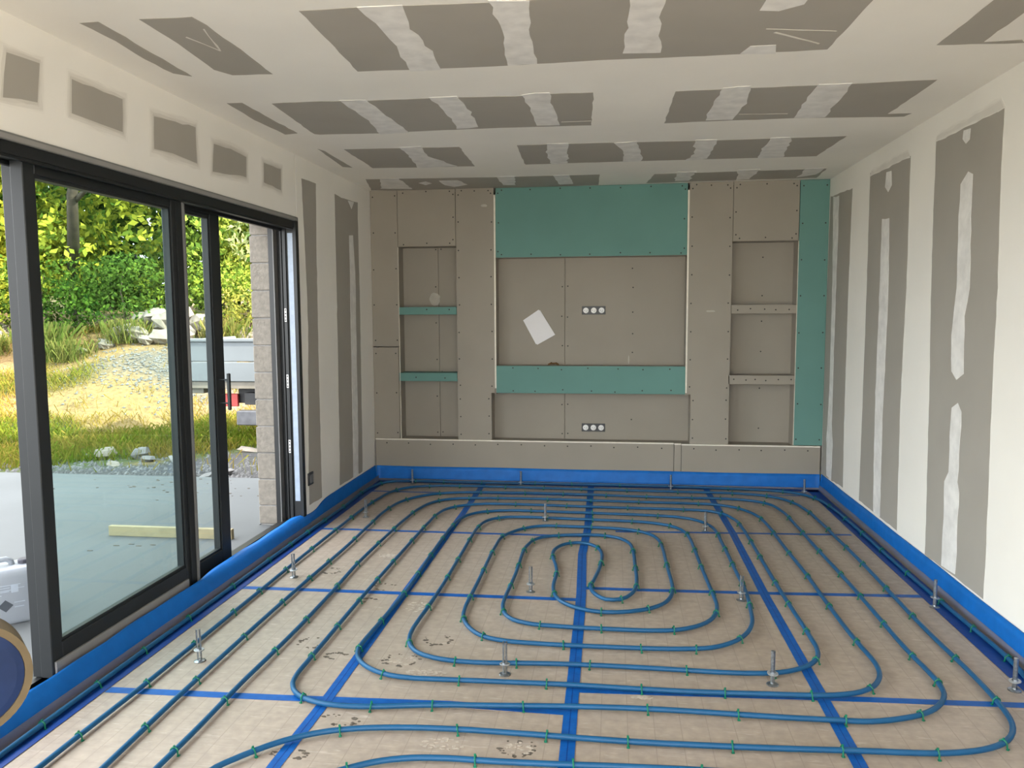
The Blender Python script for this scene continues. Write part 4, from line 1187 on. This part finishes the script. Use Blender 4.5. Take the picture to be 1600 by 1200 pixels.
def blob_leaves(blobs, per, size, light, dark, aspect=0.55, sun_bias=0.0):
    q, t = [], []
    for (cx, cy, cz, rx, ry, rz) in blobs:
        n = int(per * (rx * ry + ry * rz + rx * rz) / 3)
        u = RNG.normal(0, 1, (n, 3))
        u /= np.linalg.norm(u, axis=1, keepdims=True)
        rad = RNG.uniform(0.55, 1.05, (n, 1)) ** 0.6
        c = np.array([cx, cy, cz]) + u * rad * np.array([rx, ry, rz])
        q.append(leaves(c, u, size, aspect))
        k = np.clip(RNG.beta(0.9, 1.0, (n, 1)), 0, 1)
        t.append(np.array(dark)[None] * (1 - k) + np.array(light)[None] * k)
    return np.concatenate(q), np.concatenate(t)


def tree(name, x, y, h, blobs, per, size, light, dark, label, limbs=(), aspect=0.55, cat='tree', group='trees beyond the yard', trunk_r=0.075):
    z0 = gz(x, y)
    e = empty(name, (x, y, z0))
    tag(e, label, cat, group)
    bl = [(a, b, c, p, q, r) for (a, b, c, p, q, r) in blobs]
    Q, T = blob_leaves(bl, per, size, light, dark, aspect)
    if cat == 'shrub':
        T = T * 1.35
    fo = face_cloud('foliage', Q, T, 'leaf', e)
    fo['kind'] = 'stuff'
    b = MB()
    b.tube([(0, 0, -0.1), (0.05, 0.02, h * 0.3), (-0.04, 0.05, h * 0.6), (0.06, 0.0, h * 0.9)], [trunk_r, trunk_r * 0.85, trunk_r * 0.6, trunk_r * 0.25], 8)
    for (p0, p1, p2, r) in limbs:
        b.tube([p0, p1, p2], [r, r * 0.75, r * 0.35], 7)
    b.build('trunk', 'bark', e, smooth=True)
    return e


def crown(n, w, d, z0, z1, r0, r1, seed):
    rg = np.random.default_rng(seed)
    out = []
    for _ in range(n):
        t = rg.random()
        k = 1.0 - 0.35 * abs(t - 0.45)
        out.append((rg.uniform(-w, w) * k, rg.uniform(-d, d) * k, z0 + (z1 - z0) * t, rg.uniform(r0, r1), rg.uniform(r0, r1), rg.uniform(r0, r1) * 0.75))
    return out


YG, GR, DK = (0.34, 0.42, 0.045), (0.14, 0.27, 0.035), (0.035, 0.085, 0.018)
tree('broadleaf_tree', -12.3, 13.6, 6.5, crown(30, 1.7, 1.2, 0.6, 6.2, 0.5, 0.85, 1), 900, 0.17, (0.95, 0.86, 0.10), (0.18, 0.28, 0.03), 'yellow green tree at the left edge, seen left of the near door stile',
     limbs=[((0, 0, 2), (0.9, -0.4, 3.0), (2.0, -0.7, 3.7), 0.045)])
tree('broadleaf_tree', -10.2, 13.9, 7.0, crown(32, 1.5, 1.2, 0.7, 6.6, 0.5, 0.85, 2), 900, 0.165, (0.82, 0.82, 0.10), (0.10, 0.20, 0.03), 'large leafy tree with a leaning limb, behind the middle of the glass leaf',
     limbs=[((0, 0, 1.0), (0.7, -0.9, 2.4), (1.6, -1.3, 4.2), 0.12), ((0.5, -0.7, 2.2), (1.4, -1.2, 2.6), (2.2, -1.5, 3.4), 0.05)])
tree('broadleaf_tree', -8.7, 15.0, 6.5, crown(30, 1.4, 1.1, 0.6, 6.2, 0.5, 0.8, 3), 950, 0.14, (0.55, 0.70, 0.12), (0.08, 0.18, 0.03), 'mid green tree behind the interlocking door stile')
tree('broadleaf_tree', -7.3, 15.6, 6.5, crown(30, 1.2, 1.0, 0.6, 6.4, 0.45, 0.75, 4), 950, 0.14, (0.78, 0.82, 0.14), (0.10, 0.22, 0.04), 'light green tree seen through the narrow farther glass leaf')
tree('broadleaf_tree', -6.3, 15.0, 6.5, crown(26, 0.9, 0.8, 0.5, 6.3, 0.4, 0.7, 5), 900, 0.15, (0.85, 0.88, 0.42), (0.14, 0.24, 0.08), 'pale grey green tree seen through the open door gap', aspect=0.35)
tree('broadleaf_tree', -14.6, 14.2, 6.5, crown(22, 1.6, 1.2, 0.6, 6.2, 0.5, 0.9, 6), 600, 0.20, (0.46, 0.50, 0.05), (0.10, 0.20, 0.02), 'leafy tree beyond the left edge of the view')
tree('broadleaf_tree', -4.3, 16.0, 6.5, crown(22, 1.2, 1.0, 0.5, 6.3, 0.5, 0.8, 7), 600, 0.18, (0.40, 0.50, 0.05), (0.09, 0.20, 0.02), 'green tree standing behind the block wall')
# darker hedge row at the back
for i, (x, y, lab) in enumerate(((-15.5, 19.5, 'dark tree mass at the far left, behind the yellow green tree'), (-12.2, 19.8, 'dark tree mass filling the gaps behind the leaning limb tree'), (-9.4, 20.0, 'dark tree mass behind the mid green tree'), (-6.8, 20.0, 'dark tree mass behind the pale grey green tree'))):
    tree('hedgerow_tree', x, y, 7, crown(46, 2.1, 0.8, 0.2, 9.0, 0.8, 1.3, 20 + i), 260, 0.34, (0.10, 0.20, 0.03), (0.025, 0.06, 0.012), lab, group='dark hedgerow trees')
# shrubs and tall weeds at the foot of the trees
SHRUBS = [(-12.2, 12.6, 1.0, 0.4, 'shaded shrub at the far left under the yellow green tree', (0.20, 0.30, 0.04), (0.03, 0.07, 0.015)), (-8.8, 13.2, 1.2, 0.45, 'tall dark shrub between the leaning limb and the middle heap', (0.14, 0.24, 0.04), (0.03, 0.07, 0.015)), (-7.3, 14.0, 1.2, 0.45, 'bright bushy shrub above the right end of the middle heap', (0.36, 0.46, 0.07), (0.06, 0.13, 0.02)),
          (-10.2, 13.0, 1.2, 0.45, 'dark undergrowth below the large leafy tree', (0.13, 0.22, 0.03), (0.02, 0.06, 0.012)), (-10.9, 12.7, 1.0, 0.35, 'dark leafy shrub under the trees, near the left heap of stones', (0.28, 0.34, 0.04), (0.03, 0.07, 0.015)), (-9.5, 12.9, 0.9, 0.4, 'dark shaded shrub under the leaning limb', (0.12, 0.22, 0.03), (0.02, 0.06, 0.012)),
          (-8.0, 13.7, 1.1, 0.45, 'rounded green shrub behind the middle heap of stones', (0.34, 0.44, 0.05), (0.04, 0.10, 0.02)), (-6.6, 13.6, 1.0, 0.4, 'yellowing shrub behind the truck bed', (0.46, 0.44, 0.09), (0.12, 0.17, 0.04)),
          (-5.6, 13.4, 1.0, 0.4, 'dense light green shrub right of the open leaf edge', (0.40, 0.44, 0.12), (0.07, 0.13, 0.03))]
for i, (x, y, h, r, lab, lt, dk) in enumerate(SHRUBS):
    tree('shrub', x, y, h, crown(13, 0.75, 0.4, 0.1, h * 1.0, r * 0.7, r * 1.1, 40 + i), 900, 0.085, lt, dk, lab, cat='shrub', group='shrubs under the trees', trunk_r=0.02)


def blades(n, xs_, ys_, zs_, hmin, hmax, width, tints, lean=0.45):
    h = RNG.uniform(hmin, hmax, n)
    a = RNG.uniform(0, 2 * np.pi, n)
    ln = RNG.normal(0, lean, (n, 2)) * h[:, None]
    s = np.stack([np.cos(a), np.sin(a)], 1) * (width * RNG.uniform(0.6, 1.3, n))[:, None]
    z0 = zs_ - 0.01
    p0 = np.stack([xs_ - s[:, 0], ys_ - s[:, 1], z0], 1)
    p1 = np.stack([xs_ + s[:, 0], ys_ + s[:, 1], z0], 1)
    p2 = np.stack([xs_ + ln[:, 0] * 0.9 + s[:, 0] * 0.25, ys_ + ln[:, 1] * 0.9 + s[:, 1] * 0.25, z0 + h], 1)
    p3 = np.stack([xs_ + ln[:, 0] - s[:, 0] * 0.25, ys_ + ln[:, 1] - s[:, 1] * 0.25, z0 + h * 0.97], 1)
    return np.stack([p0, p1, p2, p3], 1), tints


n = 110000
gx_, gy_ = RNG.uniform(-13.5, -3.2, n), RNG.uniform(7.0, 14.0, n)
t_ = gy_ - 2.4 / (1 + np.exp(-(gx_ + 6.3) * 2.2))
nn_ = vnoise(gx_ + 3, gy_ + 7, 0.9) * 0.6 + vnoise(gx_, gy_, 0.33) * 0.4
keep_p = np.clip(0.72 + 1.5 * nn_ + 0.5 * np.clip(9.6 - t_, -1, 1), 0.04, 1) * np.clip((gy_ - 6.9 - 0.4 * nn_ - 0.9 * np.clip(gx_ + 6.0, -0.3, 1.6)) / 0.4, 0.03, 1)
md_ = np.exp(-((gx_ + 7.2) / 1.1) ** 2 - ((gy_ - 11.7) / 0.75) ** 2)
kp = (RNG.random(n) < keep_p * (1 - 0.93 * np.clip(md_ * 1.6, 0, 1)))
gx_, gy_, nn_, t_ = gx_[kp], gy_[kp], nn_[kp], t_[kp]
k_ = np.clip(0.5 + 0.9 * nn_ + RNG.normal(0, 0.22, len(gx_)) - 0.55 * np.clip(t_ - 8.75, 0, 0.8), 0, 1)[:, None]  # also yellower past the house shadow: sunlit tone put into the tint
tint_ = np.array([0.44, 0.31, 0.075])[None] * (1 - k_) + np.array([0.17, 0.25, 0.025])[None] * k_
Q, T = blades(len(gx_), gx_, gy_, ground_z(gx_, gy_), 0.04, 0.15, 0.006, tint_)
tag(face_cloud('meadow_grass', Q, T, 'grass'), 'patchy green and straw coloured grass on the bank, sunlit part yellowed', 'grass', kind='stuff')

WEEDS = [(-9.55, 12.1, 0.75, 'tall dry grass clump left of the middle stone heap'), (-8.95, 11.9, 0.5, 'shorter wispy grass clump beside the tall dry clump'), (-6.75, 12.9, 0.7, 'brown seed-headed weeds behind the truck bed'), (-8.25, 12.5, 0.55, 'leafy green weed clump at the foot of the middle heap'),
         (-10.6, 12.2, 0.5, 'low green weeds between the left heap and the tall clump')]
for (x, y, h, lab) in WEEDS:
    m = 420
    px_, py_ = RNG.normal(0, 0.20, m), RNG.normal(0, 0.15, m)
    kk = RNG.random((m, 1))
    tt = np.array([0.33, 0.29, 0.09])[None] * kk + np.array([0.12, 0.19, 0.035])[None] * (1 - kk)
    Q, T = blades(m, px_, py_, np.zeros(m), h * 0.35, h * 0.8, 0.0045, tt, 0.28)
    e = face_cloud('grass_clump', Q, T, 'grass')
    e.location = (x, y, gz(x, y))
    tag(e, lab, 'weeds', 'tall grass clumps')


def rock(name, x, y, z, sx, sy, sz, m, label, group, seed):
    rg = np.random.default_rng(seed)
    b = MB()
    ico = []
    for i in range(5):
        th = math.pi * i / 4
        for j in range(8):
            ph = 2 * math.pi * (j + 0.5 * (i % 2)) / 8
            r = 1.0 + rg.uniform(-0.22, 0.2)
            if i in (0, 4):
                r = 0.92
            ico.append((sx * r * math.sin(th) * math.cos(ph), sy * r * math.sin(th) * math.sin(ph), sz * r * math.cos(th) * (0.75 if th < 1 else 1)))
    f = []
    for i in range(4):
        for j in range(8):
            k = (j + 1) % 8
            f.append([i * 8 + j, (i + 1) * 8 + j, (i + 1) * 8 + k, i * 8 + k])
    b.add(ico, f)
    o = b.build(name, m)
    o.location = (x, y, z)
    o.rotation_euler = (rg.uniform(-.3, .3), rg.uniform(-.3, .3), rg.uniform(0, 6))
    tag(o, label, 'stone', group)
    return o


HEAP = [(-8.35, 12.6, .16, .27, .2, .2), (-8.05, 12.5, .14, .24, .2, .17), (-7.75, 12.75, .30, .22, .22, .2), (-7.95, 12.85, .36, .25, .22, .18), (-7.65, 12.5, .12, .2, .2, .16), (-8.55, 12.35, .08, .16, .14, .1), (-7.85, 12.4, .08, .15, .15, .11), (-8.2, 12.85, .30, .2, .18, .16), (-7.45, 12.8, .42, .22, .2, .22), (-8.95, 12.2, .05, .15, .1, .09), (-7.3, 12.6, .2, .25, .2, .22), (-7.15, 12.9, .32, .2, .2, .22)]
ORD = ['leftmost', 'second', 'third', 'fourth', 'fifth', 'sixth', 'seventh', 'eighth', 'ninth', 'tenth', 'eleventh', 'twelfth']
HEAP.sort(key=lambda q: q[0] / q[1])
for i, (x, y, dz, a, b_, c_) in enumerate(HEAP):
    rock('rubble_stone', x, y, gz(x, y) + dz, a, b_, c_, 'rock_pale', ORD[i] + (' pale' if i == 0 else ' pale stone from the left') + (' stone' if i == 0 else '') + ' in the rubble heap beside the truck bed', 'stones of the middle heap', 100 + i)
for i, (x, y, dz, a, b_, c_, lab) in enumerate([(-11.0, 12.7, .15, .35, .3, .26, 'largest stone of the heap at the left edge'), (-10.75, 12.4, .08, .2, .2, .15, 'small stone right of the largest in the left heap'), (-11.3, 12.4, .08, .3, .25, .16, 'leftmost stone of the heap at the left edge'), (-10.95, 12.1, .03, .22, .2, .08, 'flat white stone in front of the left heap')]):
    rock('rubble_stone', x, y, gz(x, y) + dz, a, b_, c_, 'rock_pale', lab, 'stones of the left heap', 130 + i)
for i, (x, y, a, b_, c_, m, lab) in enumerate([(-5.55, 7.9, .13, .1, .10, 'rock_pale', 'pale pointed stone lying in the shaded grass'), (-5.15, 7.95, .11, .1, .11, 'rock_grey', 'grey rounded stone in the shaded grass'), (-4.95, 7.75, .13, .08, .05, 'rock_grey', 'flat grey stone beside the rounded one'),
                                               (-5.15, 7.45, .10, .06, .03, 'rock_pale', 'small white flat stone on the gravel'), (-4.62, 7.8, .2, .1, .04, 'rock_grey', 'long flat stone lying on the gravel in front of the truck'), (-4.05, 8.25, .14, .08, .04, 'rock_pale', 'flat pale stone seen through the open door gap'),
                                               (-3.75, 6.95, .22, .1, .05, 'rock_grey', 'brown slab of rubble at the patio edge by the block wall')]):
    rock('loose_stone', x, y, gz(x, y) + c_ * 0.5, a, b_, c_, m, lab, 'loose stones near the patio', 150 + i)
# white rubble sacks seen above the truck bed
for i, (x, y, a, b_, c_) in enumerate([(-6.55, 13.3, .30, .28, .14), (-5.85, 13.1, .42, .3, .12)]):
    rock('rubble_stone', x, y, gz(x, y) + 0.12, a, b_, c_ + 0.16, 'rock_pale', ('large white boulder' if i == 0 else 'low white boulder') + ' showing above the truck bed', 'boulders behind the truck', 170 + i)

# gravel between slab and grass
n = 2600
px_, py_ = RNG.uniform(-9.0, -3.0, n), 6.75 + np.abs(RNG.normal(0, 0.65, n))
mx_ = RNG.random(n) < 0.35
px_[mx_], py_[mx_] = RNG.normal(-7.2, 0.65, mx_.sum()), RNG.normal(11.6, 0.5, mx_.sum())
pz_ = ground_z(px_, py_)
b = MB()
for x, y, zz in zip(px_, py_, pz_):
    s = random.uniform(.012, .034)
    a = random.uniform(0, 6)
    ca, sa_ = math.cos(a) * s, math.sin(a) * s
    v = [(x + ca, y + sa_, zz), (x - sa_, y + ca, zz), (x - ca, y - sa_, zz), (x + sa_ * .8, y - ca, zz), (x + s * .2, y, zz + s * random.uniform(.6, 1.0))]
    b.add(v, [[0, 1, 4], [1, 2, 4], [2, 3, 4], [3, 0, 4]])
tag(b.build('gravel', 'pebble'), 'grey gravel scattered along the patio edge', 'gravel', kind='stuff')
# crumbs of soil on the slab
b = MB()
for _ in range(40):
    x, y = random.gauss(-3.75, .45), random.gauss(6.35, .22)
    s = random.uniform(.004, .012)
    b.box(x - s, x + s, y - s * .6, y + s * .6, -0.008, -0.008 + s * .5)
for (x, y) in ((-3.2, 4.62), (-3.12, 4.66), (-3.05, 4.63), (-2.97, 4.66), (-3.3, 4.5)):
    b.box(x - .02, x + .014, y - .005, y + .005, -0.008, -0.005)
tag(b.build('soil_crumb', 'mud'), 'crumbs of dry soil on the patio', 'soil', kind='stuff')

# ---- timber plank, jerrycan, truck
pe = MB().box(-3.40, -2.515, 4.83, 4.865, -0.008, 0.060, bev=0.002).build('timber_plank', 'pine')
tag(pe, 'pale pine plank standing on edge on the patio', 'plank')
MB().box(-3.38, -2.53, 4.8292, 4.8302, 0.028, 0.030).build('grain_line', 'kraft', pe)

je = empty('jerrycan', (-2.966, 3.408, -0.008))
tag(je, 'white plastic jerrycan with grey cap at the left edge of the patio', 'jerrycan')
je.rotation_euler = (0, 0, math.radians(43))
prof = []
W2, D2, RC = 0.125, 0.092, 0.03


def rrect(w, d, r, n=5):
    out = []
    for cx, cy, a0 in ((w - r, d - r, 0), (-w + r, d - r, 90), (-w + r, -d + r, 180), (w - r, -d + r, 270)):
        for k in range(n):
            a = math.radians(a0 + 90 * k / (n - 1))
            out.append((cx + r * math.cos(a), cy + r * math.sin(a)))
    return out


rings = [(0.0, 0.93), (0.008, 0.985), (0.02, 1.0), (0.235, 1.0), (0.255, 0.97), (0.268, 0.90), (0.275, 0.75)]
v, f = [], []
for zz, k in rings:
    v += [(x * k, y * k, zz) for x, y in rrect(W2, D2, RC)]
nv = 20
for i in range(len(rings) - 1):
    for j in range(nv):
        k = (j + 1) % nv
        f.append([i * nv + j, i * nv + k, (i + 1) * nv + k, (i + 1) * nv + j])
f += [list(range(nv - 1, -1, -1)), [(len(rings) - 1) * nv + j for j in range(nv)]]
new_obj('can_body', v, f, 'jerrycan_white', je, smooth=True)
MB().tube([(-0.07, 0, 0.262), (-0.065, 0, 0.295), (-0.045, 0, 0.305), (0.01, 0, 0.305), (0.03, 0, 0.293), (0.035, 0, 0.262)], 0.014, 8).build('carry_handle', 'jerrycan_white', je, smooth=True)
MB().lathe([(0.024, 0.262), (0.027, 0.268), (0.027, 0.292), (0.024, 0.296)], 0.085, 0.0, 14).build('screw_cap', 'cap_grey', je)
b = MB()
for k, (x0, x1, zz) in enumerate(((-0.1, 0.06, 0.196), (-0.1, 0.015, 0.184), (-0.1, 0.03, 0.172), (-0.1, 0.012, 0.166), (-0.1, -0.02, 0.15), (0.03, 0.075, 0.108), (0.03, 0.07, 0.085), (0.025, 0.075, 0.178))):
    b.box(x0, x1, -D2 - 0.0012, -D2 - 0.0002, zz, zz + 0.0035)
b.box(0.02, 0.05, -D2 - 0.0011, -D2 - 0.0002, 0.16, 0.196)
b.build('label_print', 'print_grey', je)
MB().prism([(-0.006, 0.068), (0.026, 0.098), (-0.006, 0.128), (-0.038, 0.098)], lambda a, c, t: (a, -D2 - t, c), 0.0002, 0.0014).build('hazard_diamond', 'print_dark', je)

te = empty('truck_bed', (-4.0, 8.6, gz(-4.0, 8.9)))
tag(te, 'white dropside truck bed parked behind the block wall', 'truck')
zt = te.location.z


def tp(name, m, *bx, bev=0.004):
    b = MB()
    for (x0, x1, y0, y1, z0, z1) in bx:
        b.box(x0 * 0.882, x1 * 0.882, y0 - 1.15, y1 - 1.15, z0 * 0.882 + 0.1766, z1 * 0.882 + 0.1766, bev=bev)
    return at(b.build(name, m), te)


tp('tailgate', 'truck_white', (-5.64, -3.5, 9.74, 9.78, 0.86, 1.12), bev=0.008)
tp('tailgate', 'truck_white', (-5.64, -3.5, 9.74, 9.78, 0.595, 0.852), bev=0.008)
tp('top_rail', 'truck_white', (-5.66, -3.48, 9.72, 9.80, 1.115, 1.165), bev=0.01)
tp('side_board', 'truck_white', (-5.66, -5.62, 9.79, 11.0, 0.595, 1.15), bev=0.008)
tp('side_board', 'truck_white', (-3.52, -3.48, 9.79, 11.0, 0.595, 1.15), bev=0.008)
tp('bed_frame', 'truck_rail', (-5.64, -3.5, 9.76, 11.0, 0.50, 0.592))
tp('corner_foot', 'truck_rail', (-5.62, -5.42, 9.80, 9.95, 0.43, 0.50))
tp('chassis_beam', 'truck_dark', (-4.98, -4.86, 9.95, 11.0, 0.30, 0.49), (-4.1, -3.98, 9.95, 11.0, 0.30, 0.49), (-5.0, -4.62, 9.92, 9.99, 0.29, 0.48))
tp('red_reflector', 'truck_red', (-5.32, -4.98, 9.86, 9.90, 0.25, 0.42))
tp('hitch', 'truck_dark', (-4.86, -4.6, 9.82, 9.92, 0.28, 0.44))
tp('light_box', 'truck_lamp', (-4.93, -4.55, 9.72, 9.86, 0.02, 0.21), bev=0.01)
for x in (-3.75, -3.25):
    w = MB().lathe([(0.10, -0.11), (0.30, -0.11), (0.33, -0.07), (0.33, 0.07), (0.30, 0.11), (0.10, 0.11)], n=24, ring=True).build('wheel', 'truck_dark')
    w.rotation_euler = (0, math.radians(90), 0)
    w.location = (x - te.location.x, 9.4 - te.location.y, 0.33)
    w.parent = te
